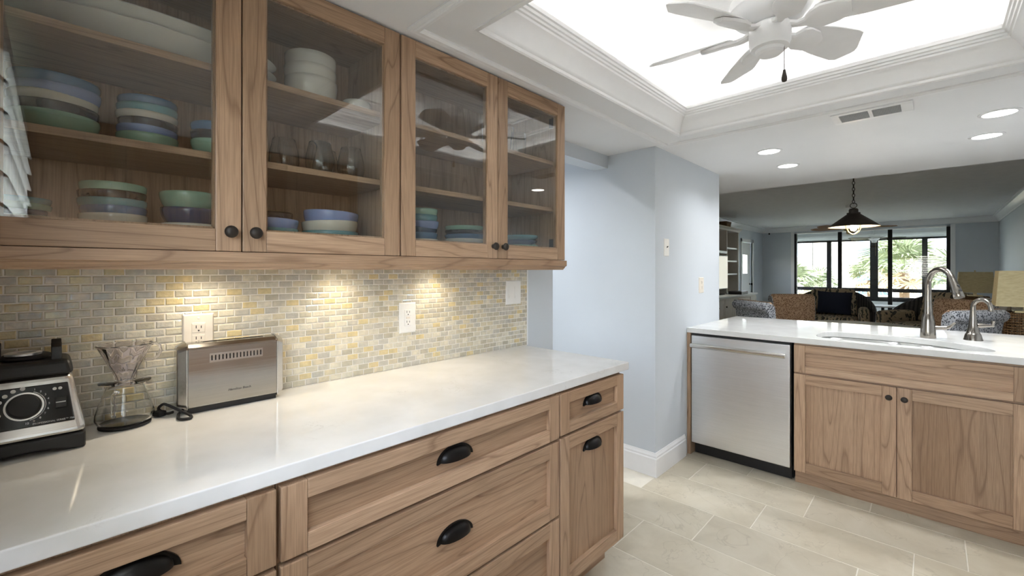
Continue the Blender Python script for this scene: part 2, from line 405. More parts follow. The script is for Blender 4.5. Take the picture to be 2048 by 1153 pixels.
# ------------------------------------------------------------------ room shell
XW, YB, XR, YP, XP, YPE, YS, ZK, ZL, XL, YF, YO = -1.64, -0.22, 0.97, 2.676, -1.29, 3.845, 4.814, 2.13, 2.45, -3.34, 13.3, 16.0
ZT = 2.72
TX0, TX1, TY0, TY1 = -1.095, 0.28, 0.96, 2.568
fl = struct(MB().box(-3.5, 1.15, -0.34, YS, -0.2, -0.0012).box(-3.5, 1.15, YS, YO + 0.2, -0.2, 0).build('floor', 'grout_floor'))
offs = {10: -0.252, 9: -0.504, 8: -0.0635, 7: -0.241, 6: -0.493, 5: -0.06, 4: -0.3, 3: -0.5}
tl_cache = {}
def floor_tile(x0, x1, y0, y1):
    g = 0.002; b = 0.0015
    mb = MB(); a = (x0 + g, x1 - g, y0 + g, y1 - g)
    mb.box(*a, -0.015, -b).frustum((a[0], a[1], a[2], a[3], -b), (a[0] + b, a[1] - b, a[2] + b, a[3] - b, 0))
    mb.build('tile', 'floor_stone', fl)
for r in range(-2, 16):
    y0 = r * 0.31; y1 = y0 + 0.31
    if y0 > YS - 0.01 or y1 < YB: continue
    off = offs.get(r, (r * 0.237) % 0.617)
    k0 = math.floor((-3.0 - off) / 0.617)
    for k in range(k0, 8):
        x0 = off + k * 0.617; x1 = x0 + 0.617
        lo = -1.75 if y0 < 1.9 else (-3.0 if y0 < YP else XP + 0.001)
        a, b_ = max(x0, lo), min(x1, XR)
        if b_ - a < 0.02: continue
        if y0 < YP < y1: floor_tile(max(a, XP), b_, max(y0, YB), y1) if b_ > XP + 0.02 else None
        else: floor_tile(a, b_, max(y0, YB), min(y1, YS))
# walls
wl = struct(B(-1.76, XW, -0.34, 2.06, 0, ZT).build('wall_left', 'paint_blue'))
B(-1.76, XW, 2.06, YP, 2.043, ZT).build('header', 'paint_blue', wl)
struct(MB().box(-3.46, XP, YP, YPE, 0, ZT).build('wall_partition', 'paint_blue'))
wb = MB(); WX0, WX1, WZ0, WZ1 = -0.95, 0.62, 1.0, 2.0
for a in ((-1.76, WX0, 0, ZT), (WX1, 1.09, 0, ZT), (WX0, WX1, 0, WZ0), (WX0, WX1, WZ1, ZT)): wb.box(a[0], a[1], -0.34, YB, a[2], a[3])
struct(wb.build('wall_back', 'paint_blue'))
struct(B(XR, 1.09, -0.34, YO + 0.12, 0, ZT).build('wall_right', 'paint_blue'))
wlv = MB(); DY0, DY1 = 11.5, 12.36
wlv.box(-3.46, XL, YPE, DY0, 0, ZT).box(-3.46, XL, DY1, YO + 0.12, 0, ZT).box(-3.46, XL, DY0, DY1, 2.03, ZT)
struct(wlv.build('wall_living_left', 'paint_blue'))
SX0, SX1, SZ = -2.60, 0.27, 2.30
struct(MB().box(XL, SX0, YF, YF + 0.12, 0, ZT).box(SX1, XR, YF, YF + 0.12, 0, ZT).box(SX0, SX1, YF, YF + 0.12, SZ, ZT).build('wall_far', 'paint_blue'))
struct(MB().box(-3.12, -3.0, 0.8, YP, 0, ZT).build('wall_hall_left', 'paint_blue'))
struct(MB().box(-3.0, -1.76, 0.8, 0.9, 0, ZT).build('wall_hall_back', 'paint_blue'))
# ceilings
ck = MB().box(-1.76, TX0, -0.34, YS, ZK, ZT).box(TX1, 1.09, -0.34, YS, ZK, ZT).box(TX0, TX1, -0.34, TY0, ZK, ZT)
# opening of the air vent is left free
for a in ((TX0, TX1, TY1, 2.805), (TX0, TX1, 2.935, YS), (TX0, -0.355, 2.805, 2.935), (-0.108, TX1, 2.805, 2.935)): ck.box(*a, ZK, ZT)
ck.box(-3.46, -1.76, YPE, YS, ZK, ZT)
struct(ck.build('ceiling', 'ceiling_paint'))
struct(B(TX0, TX1, TY0, TY1, 2.5, ZT).build('ceiling', 'ceiling_texture'))
struct(B(-3.46, 1.09, YS, YO + 0.12, ZL, ZT).build('ceiling', 'ceiling_texture'))
struct(B(-3.12, -1.76, 0.8, YP, 2.43, ZT).build('ceiling', 'ceiling_paint'))
# ceiling mouldings of the tray
cov = [(0, 2.126), (0.010, 2.121), (0.016, 2.126), (0.017, 2.137), (0.022, 2.141), (0.025, 2.150), (0.030, 2.163), (0.038, 2.178), (0.048, 2.192), (0.059, 2.204),
       (0.068, 2.211), (0.070, 2.219), (0.076, 2.222), (0.078, 2.230), (0.084, 2.233), (0.086, 2.243), (0.092, 2.246), (0.092, 2.262), (0.080, 2.262), (0.066, 2.236), (0.02, 2.17), (0, 2.165)]
struct(MB().frame_loop(cov, TX0, TX1, TY0, TY1).build('trim_1', 'trim_white', smooth=38))
struct(MB().frame_loop([(0, 2.385), (0.008, 2.385), (0.010, 2.40), (0.016, 2.404), (0.024, 2.43), (0.040, 2.455), (0.058, 2.47), (0.062, 2.484), (0.072, 2.488), (0.074, 2.5), (0, 2.5)], TX0, TX1, TY0, TY1).build('trim_2', 'trim_white', smooth=38))
struct(MB().frame_loop([(-0.156, 2.131), (-0.156, 2.124), (-0.150, 2.118), (-0.142, 2.120), (-0.138, 2.116), (-0.128, 2.116), (-0.120, 2.124), (-0.120, 2.131)], TX0, TX1, TY0, TY1).build('trim_3', 'trim_white', smooth=38))
struct(MB().frame_loop([(0, 2.325), (0.010, 2.325), (0.014, 2.345), (0.022, 2.35), (0.045, 2.385), (0.07, 2.408), (0.076, 2.425), (0.10, 2.43), (0.10, 2.45), (0, 2.45)], XL, XR, YS, YF).build('trim_4', 'trim_white', smooth=38))
# baseboards
bp = [(0, 0), (-0.016, 0), (-0.016, 0.115), (-0.012, 0.122), (-0.012, 0.132), (-0.006, 0.145), (-0.004, 0.152), (0, 0.152)]
bbm = MB().prism([(YP + a, z) for a, z in bp], 'x', -3.0, XP)
vs = len(bbm.v)
# mitred outside corner: stretch the end of the first run, then run along the side face
for i in range(len(bp)): x, y, z = bbm.v[len(bp) + i]; bbm.v[len(bp) + i] = (XP - bp[i][0], y, z)
b2 = MB().prism([(XP - a, z) for a, z in bp], 'y', YP, 3.13)
for i in range(len(bp)): x, y, z = b2.v[i]; b2.v[i] = (x, YP + bp[i][0], z)
bbm.add(b2.v, b2.f); struct(bbm.build('baseboard_partition', 'trim_white'))
struct(MB().prism([(YF + a, z) for a, z in bp], 'x', XL, SX0 - 0.07).prism([(YF + a, z) for a, z in bp], 'x', SX1 + 0.07, XR).build('baseboard_far', 'trim_white'))

# cove light strips resting in the tray moulding
for nm, loc, ln, rz in (('north', ((TX0 + TX1) / 2, TY1 - 0.036, 2.21), TX1 - TX0 - 0.1, 0), ('south', ((TX0 + TX1) / 2, TY0 + 0.036, 2.21), TX1 - TX0 - 0.1, 0),
                    ('west', (TX0 + 0.036, (TY0 + TY1) / 2, 2.21), TY1 - TY0 - 0.1, PI / 2), ('east', (TX1 - 0.036, (TY0 + TY1) / 2, 2.21), TY1 - TY0 - 0.1, PI / 2)):
    t = thing('cove_light_strip', 'white light strip hidden behind the %s side of the tray crown moulding' % nm, 'light strip', loc, rz)
    B(-ln / 2, ln / 2, -0.01, 0.01, -0.009, -0.003).build('strip', 'led_strip', t)
    area('cove_light_%s%s' % (nm, '_offscreen' if nm in ('south', 'east') else ''), (0, 0, 0.004), (PI, 0, 0), ln, 1.5, (1, 0.99, 0.96), t, 0.03)

# kitchen window behind the camera with louvre shutters
w1 = struct(MB().box(WX0 - 0.05, WX0 + 0.03, YB - 0.10, YB + 0.015, WZ0 - 0.05, WZ1 + 0.05).box(WX1 - 0.03, WX1 + 0.05, YB - 0.10, YB + 0.015, WZ0 - 0.05, WZ1 + 0.05)
            .box(WX0, WX1, YB - 0.10, YB + 0.015, WZ1 - 0.03, WZ1 + 0.05).box(WX0, WX1, YB - 0.10, YB + 0.02, WZ0 - 0.05, WZ0 + 0.03).build('window_1', 'trim_white'))
B(WX0 + 0.03, WX1 - 0.03, YB - 0.085, YB - 0.08, WZ0 + 0.03, WZ1 - 0.03).build('glass_pane', 'door_glass', w1)
sh = thing('window_shutter', 'white louvred shutter standing across the kitchen window', 'shutter', ((WX0 + WX1) / 2, -0.115, WZ0 + 0.0))
hw = (WX1 - WX0) / 2 + 0.03
for a in (-hw, hw - 0.05): B(a, a + 0.05, -0.104, 0.02, 0.0, 1.03).build('stile', 'trim_white', sh)
for a in (0.0, 0.96): B(-hw + 0.05, hw - 0.05, -0.02, 0.02, a, a + 0.07).build('rail', 'trim_white', sh)
lv = MB().lathe([(0, -hw + 0.052)] + [(1, -hw + 0.052), (1, hw - 0.052)] + [(0, hw - 0.052)], 12, (0, 0, 0), 'x')
lv.v = [(x, y * 0.045, z * 0.006) for x, y, z in lv.v]
lme = None
for k in range(11):
    o = lv.build('louvre', 'trim_white', sh, smooth=50) if lme is None else mkobj('louvre', lme, 'trim_white', sh)
    lme = o.data; o.location = (0, 0, 0.12 + k * 0.078); o.rotation_euler = (math.radians(-38), 0, 0)

# ------------------------------------------------------------------ mosaic backsplash on wall_left
ZC = 0.914; YE = 1.822
B(XW - 0.001, XW + 0.0044, YB, YE, ZC - 0.03, 1.40).build('grout_bed', 'grout_wall', wl)
B(XW - 0.001, XW + 0.008, YE, YE + 0.007, ZC, 1.377).build('edge_trim', 'trim_white', wl)
pw, ph, gp = 0.0446, 0.0223, 0.0032
def tile_bm(mb, y0, y1, z0, z1, d=0.0062, c=0.0022):
    x0 = XW + 0.001; x1 = XW + d
    q = lambda x, i: [(x, y0 + i, z0 + i), (x, y1 - i, z0 + i), (x, y1 - i, z1 - i), (x, y0 + i, z1 - i)]
    vs = q(x0, 0) + q(x1 - c * 0.6, 0) + q(x1, c)
    fs = [(8, 9, 10, 11)] + [(a * 4 + i, a * 4 + (i + 1) % 4, a * 4 + 4 + (i + 1) % 4, a * 4 + 4 + i) for a in (0, 1) for i in range(4)]
    mb.add(vs, fs)
tl = []
for r in range(21):
    z0 = ZC + r * ph + 0.001; z1 = z0 + ph - gp
    off = (r % 2) * pw / 2
    for k in range(-1, 48):
        y0 = YB + k * pw + off; y1 = y0 + pw - gp
        y0 = max(y0, YB); y1 = min(y1, YE)
        if y1 - y0 < 0.006 or z0 > 1.385: continue
        yc = (y0 + y1) / 2; zc = (z0 + z1) / 2
        d = math.sqrt(XW * XW + yc * yc + (zc - H) ** 2)
        vis = yc > -0.085 and zc < 1.335
        tl.append(((1 / d ** 3) * ((y1 - y0) / pw) if vis else 0, y0, y1, z0, z1))
tl.sort(reverse=True)
cache = {}
rest = MB()
for i, (s, y0, y1, z0, z1) in enumerate(tl):
    if i < 300:
        w = round(y1 - y0, 4)
        if w not in cache:
            mb = MB(); tile_bm(mb, 0, w, 0, ph - gp); cache[w] = mb.mesh('tile')
        mkobj('tile', cache[w], 'mosaic_glass', wl, loc=(0, y0, z0))
    else: tile_bm(rest, y0, y1, z0, z1)
rs = rest.build('mosaic_tiles', 'mosaic_glass', wl); rs['kind'] = 'stuff'

# ------------------------------------------------------------------ cabinet kit (local: x right, y into the cabinet, front plane y = 0)
KNOB = [(0, -0.027), (0.009, -0.0265), (0.0145, -0.022), (0.0155, -0.018), (0.013, -0.013), (0.006, -0.010), (0.0055, -0.003), (0.009, -0.001), (0.009, 0)]
knob_me = MB().lathe(KNOB, 20, (0, 0, 0), 'y').mesh('knob', 40)
def knob(parent, x, y, z): return mkobj('knob', knob_me, 'bronze', parent, loc=(x, y, z))
def cup_mesh():
    mb = MB(); a, d, h = 0.047, 0.026, 0.030; n, m = 22, 8
    for s, off in ((1.0, 0), (0.93, 0)):
        vs = []
        for i in range(n + 1):
            th = PI * i / n
            for j in range(m + 1):
                ph_ = PI / 2 * j / m; r = math.sin(th) ** 0.8 if th not in (0, PI) else 0
                vs.append((a * s * math.cos(th), -d * s * r * math.cos(ph_) ** 0.8 if j < m else 0, h * s * r * math.sin(ph_)))
        mb.add(vs, [(i * (m + 1) + j, (i + 1) * (m + 1) + j, (i + 1) * (m + 1) + j + 1, i * (m + 1) + j + 1) for i in range(n) for j in range(m)])
    # flange following the arch, with two rounded feet
    out = []
    for i in range(n + 1):
        th = PI * i / n; out.append((0.056 * math.cos(th), 0.037 * math.sin(th) - 0.003))
    inn = [(0.044 * math.cos(PI * i / n), 0.027 * math.sin(PI * i / n)) for i in range(n, -1, -1)]
    k = len(out); pts = out + inn
    vs = [(x, -0.006, z) for x, z in pts] + [(x, 0, z) for x, z in pts]
    K = 2 * k; fs = []
    for i in range(k - 1):
        q = (i, i + 1, K - 2 - i, K - 1 - i); fs += [q, tuple(v + K for v in q)]
    for i in range(K): fs.append((i, (i + 1) % K, K + (i + 1) % K, K + i))
    mb.add(vs, fs); return mb.mesh('cup_pull', 40)
cup_me = cup_mesh()
def cup(parent, x, y, z):
    o = mkobj('cup_pull', cup_me, 'black_metal', parent, loc=(x, y, z - 0.014)); o.scale = (1.17, 1.1, 1.17); return o
def front(parent, name, x0, x1, z0, z1, st=0.058, rl=0.05, glass=False, horiz=False, t=0.024):
    y0 = -t
    if glass:
        d = MB()
        for a in ((x0 + st - 0.001, x0 + st + 0.005, z0 + rl, z1 - rl), (x1 - st - 0.005, x1 - st + 0.001, z0 + rl, z1 - rl), (x0 + st, x1 - st, z0 + rl - 0.001, z0 + rl + 0.005), (x0 + st, x1 - st, z1 - rl - 0.005, z1 - rl + 0.001)):
            d.box(a[0], a[1], y0 + 0.009, -0.001, a[2], a[3])
        d = d.build(name, 'wood_v', parent)
        B(x0 + st - 0.004, x1 - st + 0.004, y0 + 0.006, y0 + 0.009, z0 + rl - 0.004, z1 - rl + 0.004).build('glass_pane', 'pane_glass', d)
    else:
        d = B(x0 + st - 0.004, x1 - st + 0.004, y0 + 0.016, -0.002, z0 + rl - 0.004, z1 - rl + 0.004).build(name, 'wood_panel_h' if horiz else 'wood_panel_v', parent)
        c = MB(); e = 0.009    # small sloped sticking round the panel
        for a in (((x0 + st, z0 + rl), (x1 - st, z0 + rl)),): pass
    for a, b in ((x0, x0 + st), (x1 - st, x1)): B(a, b, y0, -0.001, z0, z1).build('stile', 'wood_v', d, bevel=0.0022, seg=2)
    for a, b in ((z0, z0 + rl), (z1 - rl, z1)): B(x0 + st + 0.0003, x1 - st - 0.0003, y0, -0.001, a, b).build('rail', 'wood_h', d, bevel=0.0018, seg=2)
    return d

# ------------------------------------------------------------------ upper glass cabinets
XU, ZU = -1.31, 1.377; UD = 0.322; UH = ZK - ZU - 0.003
def upper(name_label, ya, yb, knobs):
    t = thing('wall_cabinet', name_label, 'cabinet', (XU, ya, ZU), PI / 2); w = yb - ya; th = 0.018
    body = B(0, th, 0, UD, 0, UH).build('side_panel', 'wood_in', t); B(w - th, w, 0, UD, 0, UH).build('side_panel', 'wood_in', t)
    B(th, w - th, 0, UD, 0.0, 0.022).build('bottom_panel', 'wood_in_h', t); B(th, w - th, 0, UD, UH - th, UH).build('top_panel', 'wood_in_h', t)
    B(th, w - th, UD - 0.006, UD, 0.022, UH - th).build('back_panel', 'wood_in', t)
    for z in (1.612, 1.837): B(th + 0.001, w - th - 0.001, 0.012, UD - 0.008, z - ZU, z - ZU + 0.018).build('shelf', 'wood_h', t, bevel=0.001)
    m = w / 2
    d1 = front(t, 'door', 0.0015, m - 0.0015, 0.001, UH - 0.004, 0.056, 0.056, True); d2 = front(t, 'door', m + 0.0015, w - 0.0015, 0.001, UH - 0.004, 0.056, 0.056, True)
    knob(d1, m - 0.028, -0.024, 0.05); knob(d2, m + 0.028, -0.024, 0.05)
    for x, s in ((th + 0.002, 1), (w - th - 0.002, -1)):
        for z in (0.06, UH - 0.10): B(min(x, x + s * 0.012), max(x, x + s * 0.012), 0.006, 0.05, z, z + 0.045).build('hinge', 'black_metal', t)
    return t
upper('wooden wall cabinet with two glass doors hanging above the blender and toaster', -0.132, 0.800, None)
upper('wooden wall cabinet with two glass doors hanging above the double switch plate', 0.803, 1.711, None)
tag(MB().box(XW + 0.004, XU + 0.018, YB + 0.001, -0.134, ZU, ZK - 0.003).build('filler_panel', 'wood_v'), 'plain wooden filler strip between glass wall cabinet and window wall', 'panel')
lr = thing('light_rail', 'wooden moulding strip running under both glass wall cabinets', 'moulding', (XU, YB, 1.332), PI / 2)
ll = 1.722 - YB
prof = [(0.03, 0), (0.0, 0.0), (-0.012, 0.004), (-0.012, 0.012), (-0.020, 0.016), (-0.026, 0.022), (-0.026, 0.040), (-0.020, 0.0445), (0.03, 0.0445)]
prof = [(0.03, 0), (-0.004, 0.0), (-0.006, 0.004), (-0.012, 0.008), (-0.018, 0.016), (-0.022, 0.017), (-0.026, 0.020), (-0.026, 0.0445), (0.03, 0.0445)]
MB().prism(prof, 'x', 0.001, ll).build('rail_moulding', 'wood_h', lr)
MB().prism([(ll - 0.025 - a, z) for a, z in prof], 'y', 0.0305, UD - 0.004).build('return_moulding', 'wood_h', lr)
for y in (0.31, 0.73, 1.17):
    t = thing('puck_light', {0.31: 'round under-cabinet light shining on the wall above the toaster outlet', 0.73: 'round under-cabinet light between the toaster and the white socket plate', 1.17: 'round under-cabinet light next to the double switch end of the cabinet'}[y], 'light', (-1.555, y, ZU - 0.013))
    MB().lathe([(0, 0.012), (0.032, 0.012), (0.032, 0.002), (0.028, 0), (0.024, 0.0), (0.024, 0.003)], 28).build('housing', 'plastic_white', t, smooth=40)
    MB().lathe([(0, 0.002), (0.0238, 0.002), (0.0238, 0.004), (0, 0.004)], 28).build('lens', 'puck_lens', t)
    l = bpy.data.lights.new('puck', 'SPOT'); l.energy = 3.0; l.color = (1, 0.88, 0.68); l.spot_size = math.radians(150); l.spot_blend = 1.0; l.shadow_soft_size = 0.02
    lo = bpy.data.objects.new('puck_lamp', l); COL.objects.link(lo); lo.parent = t; lo.location = (0, 0, -0.006); lo.rotation_euler = (0, math.radians(-18), 0)

# ------------------------------------------------------------------ base cabinets and worktop
XB = -1.02; ZCB = 0.880; BD = XB - XW - 0.004
def base(label, ya, yb, fronts, end=False):
    t = thing('base_cabinet', label, 'cabinet', (XB, ya, 0), PI / 2); w = yb - ya
    B(0, w, 0, BD, 0.13, ZCB - 0.001).build('body', 'wood_v', t)
    B(0, w, 0.075, BD, 0, 0.13).build('toe_kick', 'wood_h', t)
    for kind, z0, z1, zp in fronts:
        rl = 0.042 if z1 - z0 < 0.2 else 0.052
        st = 0.044 if w < 0.5 and kind == 'drawer' else 0.058
        d = front(t, kind, 0.003, w - 0.003, z0, z1, 0.055, rl, horiz=(kind == 'drawer'))
        cup(d, w / 2, -0.008, zp)
    return t
base('wooden base cabinet with black cup pull drawers under the blender', -0.132, 0.3255, [('drawer', 0.708, 0.868, 0.802), ('drawer', 0.424, 0.698, 0.57), ('drawer', 0.14, 0.414, 0.29)])
base('wide wooden three-drawer base cabinet under the toaster', 0.3285, 1.2935, [('drawer', 0.708, 0.868, 0.796), ('drawer', 0.424, 0.698, 0.567), ('drawer', 0.14, 0.414, 0.29)])
base('narrow wooden base cabinet with one drawer and tall door at the worktop end', 1.2965, 1.760, [('drawer', 0.712, 0.868, 0.803), ('door', 0.14, 0.702, 0.622)])
tag(B(XW + 0.004, XB + 0.018, YB + 0.001, -0.134, 0, ZCB - 0.001).build('filler_panel', 'wood_v'), 'plain wooden filler strip between drawer cabinet and window wall', 'panel')
tag(B(XW + 0.0065, -0.995, YB + 0.001, 1.803, ZCB, ZC).build('countertop', 'quartz', bevel=0.003, seg=3), 'long white quartz worktop under the mosaic tiles carrying blender and toaster', 'worktop')

# ------------------------------------------------------------------ crockery
Z0, Z1, Z2 = 1.400, 1.631, 1.856
bowl_cache = {}
def bowl_mesh(r, h, foot):
    k = (r, h, foot)
    if k not in bowl_cache:
        p = [(0, 0.003), (foot * 0.85, 0.003), (foot * 0.9, 0), (foot, 0)]
        for i in range(1, 9):
            a = i / 8; p.append((foot + (r - foot) * math.sin(a * PI / 2) ** 0.8, h * a ** 1.15))
        p.append((r - 0.0015, h + 0.0015))
        for i in range(7, -1, -1):
            a = i / 8; p.append((max(0, foot + (r - foot) * math.sin(a * PI / 2) ** 0.8 - 0.0045), h * a ** 1.15 + 0.005 * (1 - a) + 0.001))
        p.append((0, 0.0065)); bowl_cache[k] = MB().lathe(p, 44).mesh('bowl', 50)
    return bowl_cache[k]
ORD = {2: ['lower', 'upper'], 3: ['bottom', 'middle', 'top'], 4: ['bottom', 'second', 'third', 'top'], 5: ['bottom', 'second', 'third', 'fourth', 'top'], 6: ['bottom', 'second', 'third', 'fourth', 'fifth', 'top']}
CN = dict(dusty_blue='dusty blue', periwinkle='periwinkle', cream='cream', black='black', mint='mint green', teal='teal', navy='navy')
def stack(where, x, y, z, r, top, cols, h=None, foot=0.6, name='bowl', tilt=0.02, white=False):
    n = len(cols); h = h or min(0.055, r * 0.62)
    step = (top - z - h) / max(1, n - 1) if n > 1 else 0
    for i, c in enumerate(cols):
        rr = round(r * (1 - 0.015 * (i % 3)), 4)
        o = mkobj(name, bowl_mesh(rr, round(h, 4), round(rr * foot, 4)), None) if False else bpy.data.objects.new(name, bowl_mesh(rr, round(h, 4), round(rr * foot, 4)))
        me = o.data.copy(); me.materials.clear(); me.materials.append(M['porcelain' if white else 'glaze_' + c]); o.data = me
        COL.objects.link(o); o.location = (x + random.uniform(-.002, .002), y + random.uniform(-.002, .002), z + i * step + 0.0008)
        if i: o.rotation_euler = (random.uniform(-tilt, tilt) * 2, random.uniform(-tilt, tilt), random.uniform(0, 6))
        pos = ORD[n][i] if n > 1 else 'single'
        cn = 'white' if white else CN[c]
        tag(o, ('%s %s, %s in the stack %s' % (cn, name, pos, where)) if n > 1 else 'small %s %s %s' % (cn, name, where), name, 'crockery in the glass cabinets')
stack('of five on the middle shelf', -1.475, 0.000, Z1, 0.079, 1.768, ['mint', 'black', 'cream', 'periwinkle', 'dusty_blue'], 0.052, 0.55)
stack('of six on the middle shelf', -1.475, 0.168, Z1, 0.064, 1.766, ['mint', 'periwinkle', 'black', 'cream', 'teal', 'dusty_blue'], 0.042, 0.6)
stack('of three on the middle shelf', -1.42, 0.306, Z1, 0.060, 1.722, ['mint', 'black', 'dusty_blue'], 0.045, 0.5)
stack('behind the middle shelf three-bowl stack', -1.555, 0.395, Z1, 0.058, 1.70, ['mint', 'teal'], 0.045, 0.5)
stack('on the cabinet floor nearest the window', -1.47, -0.066, Z0, 0.062, 1.490, ['dusty_blue', 'cream', 'navy', 'mint', 'teal'], 0.035, 0.6)
stack('of six on the cabinet floor above the toaster', -1.465, 0.100, Z0, 0.066, 1.538, ['periwinkle', 'cream', 'dusty_blue', 'teal', 'black', 'mint'], 0.045, 0.62)
stack('of three beside the round door knob', -1.465, 0.255, Z0, 0.066, 1.536, ['cream', 'navy', 'mint'], 0.052, 0.6)
stack('of two beside the round door knob', -1.43, 0.455, Z0, 0.070, 1.480, ['teal', 'periwinkle'], 0.052, 0.6)
stack('behind the pair of teal and periwinkle bowls', -1.56, 0.50, Z0, 0.056, 1.515, ['black', 'navy', 'black'], 0.05, 0.6)
stack('of wide bowls under the wine glasses', -1.455, 0.640, Z0, 0.089, 1.520, ['teal', 'cream', 'periwinkle'], 0.055, 0.72)
stack('of tall bowls above the wine glasses', -1.47, 0.580, Z2, 0.080, 2.018, ['cream', 'cream', 'cream'], 0.085, 0.72, white=True, tilt=0.0)
stack('standing alone beside the tall white bowls', -1.455, 0.728, Z2, 0.047, 1.92, ['cream'], 0.055, 0.6, white=True)
stack('of six beside the dinner plates', -1.46, 1.002, Z0, 0.066, 1.568, ['cream', 'dusty_blue', 'navy', 'periwinkle', 'teal', 'mint'], 0.05, 0.62)
PLATE = 0.026
stack('of six dinner plates', -1.47, 1.232, Z0, 0.088, 1.516, ['teal', 'navy', 'cream', 'dusty_blue', 'black', 'mint'], PLATE, 0.66, 'plate', 0.004)
stack('of four next to the cabinet end', -1.46, 1.575, Z0, 0.091, 1.495, ['black', 'mint', 'navy', 'teal'], PLATE, 0.66, 'plate', 0.004)
# two large oval platters nested on the top shelf
for i, (zz, lab) in enumerate(((0.0, 'large oval white platter, lower of the nested pair on the top shelf'), (0.032, 'large oval white platter, upper of the nested pair on the top shelf'))):
    p = [(0, 0), (0.60, 0), (0.66, 0.004), (0.80, 0.022), (0.93, 0.045), (1.0, 0.060), (0.99, 0.063), (0.90, 0.048), (0.77, 0.026), (0.62, 0.010), (0, 0.008)]
    mb = MB().lathe([(r, z) for r, z in p], 64); mb.v = [(x * 0.136, y * 0.29, z) for x, y, z in mb.v]
    o = mb.build('serving_platter', 'porcelain', smooth=50, loc=(-1.478, 0.185, Z2 + zz + 0.0008)); tag(o, lab, 'platter', 'crockery in the glass cabinets')
# drinking glasses
GP = [(0, 0), (0.024, 0), (0.030, 0.004), (0.040, 0.022), (0.0445, 0.045), (0.043, 0.07), (0.037, 0.098), (0.033, 0.116), (0.0322, 0.117), (0.0315, 0.116), (0.0355, 0.098), (0.0415, 0.07), (0.043, 0.045), (0.0385, 0.023), (0.028, 0.008), (0, 0.007)]
gme = MB().lathe(GP, 40).mesh('stemless_glass', 60)
for x, y, lab in ((-1.50, 0.508, 'clear stemless wine glass nearest the mint bowls on the shelf'), (-1.455, 0.603, 'clear stemless wine glass between two other glasses on the shelf'), (-1.45, 0.707, 'clear stemless wine glass nearest the cabinet divider on the shelf'), (-1.545, 0.66, 'clear stemless wine glass standing behind the front pair')):
    tag(mkobj('stemless_glass', gme, 'glassware', loc=(x, y, Z1 + 0.0008)), lab, 'glass', 'glasses on the middle shelf')
tg = MB().lathe([(0, 0), (0.030, 0), (0.033, 0.004), (0.040, 0.14), (0.039, 0.141), (0.0378, 0.14), (0.031, 0.009), (0, 0.008)], 36).mesh('tumbler', 60)
for x, y, lab in ((-1.45, 1.47, 'tall clear tumbler on the top shelf near the door knob'), (-1.47, 1.575, 'tall clear tumbler on the top shelf beside the end panel')):
    tag(mkobj('tumbler', tg, 'glassware', loc=(x, y, Z2 + 0.0008)), lab, 'glass', 'tumblers on the top shelf')
tag(MB().lathe([(0, 0), (0.028, 0), (0.033, 0.005), (0.042, 0.13), (0.0405, 0.132), (0.039, 0.13), (0.030, 0.01), (0, 0.009)], 36).build('tumbler', 'porcelain', smooth=50, loc=(-1.44, 1.36, Z2 + 0.0008)), 'tall white tumbler on the top shelf behind the door stile', 'cup', 'tumblers on the top shelf')

# ------------------------------------------------------------------ sockets and switches
def screw(p, x, y, z): MB().lathe([(0, -0.0012), (0.0025, -0.001), (0.003, 0)], 12, (x, y, z), 'y').build('screw', 'plastic_white', p)
def receptacle(p, z, mat='plastic_white'):
    r = B(-0.0165, 0.0165, -0.0075, -0.004, z - 0.014, z + 0.014).build('receptacle', mat, p, bevel=0.002)
    for x, h in ((-0.0065, 0.0045), (0.0065, 0.0038)): B(x - 0.001, x + 0.001, -0.0079, -0.007, z + 0.0, z + 2 * h).build('slot', 'dark_slot', r)
    MB().lathe([(0, -0.0079), (0.0024, -0.0079), (0.0024, -0.007)], 12, (0, 0, z - 0.007), 'y').build('slot', 'dark_slot', r)
def plate(label, cat, name, loc, rz, w, h, mat='plastic_white'):
    t = thing(name, label, cat, loc, rz)
    MB().frustum((-w / 2, w / 2, -h / 2, h / 2, 0), (-w / 2 + 0.004, w / 2 - 0.004, -h / 2 + 0.004, h / 2 - 0.004, 0.0055)).xf(Matrix.Rotation(PI / 2, 4, 'X')).build('cover_plate', mat, t, bevel=0.0015)
    return t
XT = XW + 0.0065
t = plate('almond wall socket partly hidden behind the toaster', 'socket', 'wall_socket', (XT, 0.305, 1.135), PI / 2, 0.082, 0.124, 'almond')
B(-0.0175, 0.0175, -0.0068, -0.004, -0.034, 0.034).build('insert', 'almond', t, bevel=0.001); receptacle(t, 0.017, 'almond'); receptacle(t, -0.017, 'almond'); screw(t, 0, -0.0055, 0.048)
t = plate('white double wall socket with test button on mosaic tiles', 'socket', 'wall_socket', (XT, 1.050, 1.126), PI / 2, 0.083, 0.132)
B(-0.0175, 0.0175, -0.0068, -0.004, -0.034, 0.034).build('insert', 'plastic_white', t, bevel=0.001); receptacle(t, 0.021); receptacle(t, -0.021)
B(-0.010, 0.008, -0.0085, -0.006, -0.0035, 0.0035).build('test_button', 'almond', t)
t = plate('white double rocker switch plate at the end of the mosaic tiles', 'switch', 'light_switch', (XT, 1.710, 1.211), PI / 2, 0.118, 0.130)
for x in (-0.023, 0.023):
    r = B(x - 0.0165, x + 0.0165, -0.007, -0.004, -0.033, 0.033).build('rocker_frame', 'plastic_white', t)
    MB().prism([(-0.006, -0.031), (-0.0105, -0.031), (-0.0075, 0.0), (-0.007, 0.031), (-0.006, 0.031)], 'x', x - 0.0145, x + 0.0145).build('rocker', 'plastic_white', r, bevel=0.0008)
t = plate('white toggle switch plate high on the pale blue wall', 'switch', 'light_switch', (XP, 2.835, 1.483), PI / 2, 0.076, 0.118)
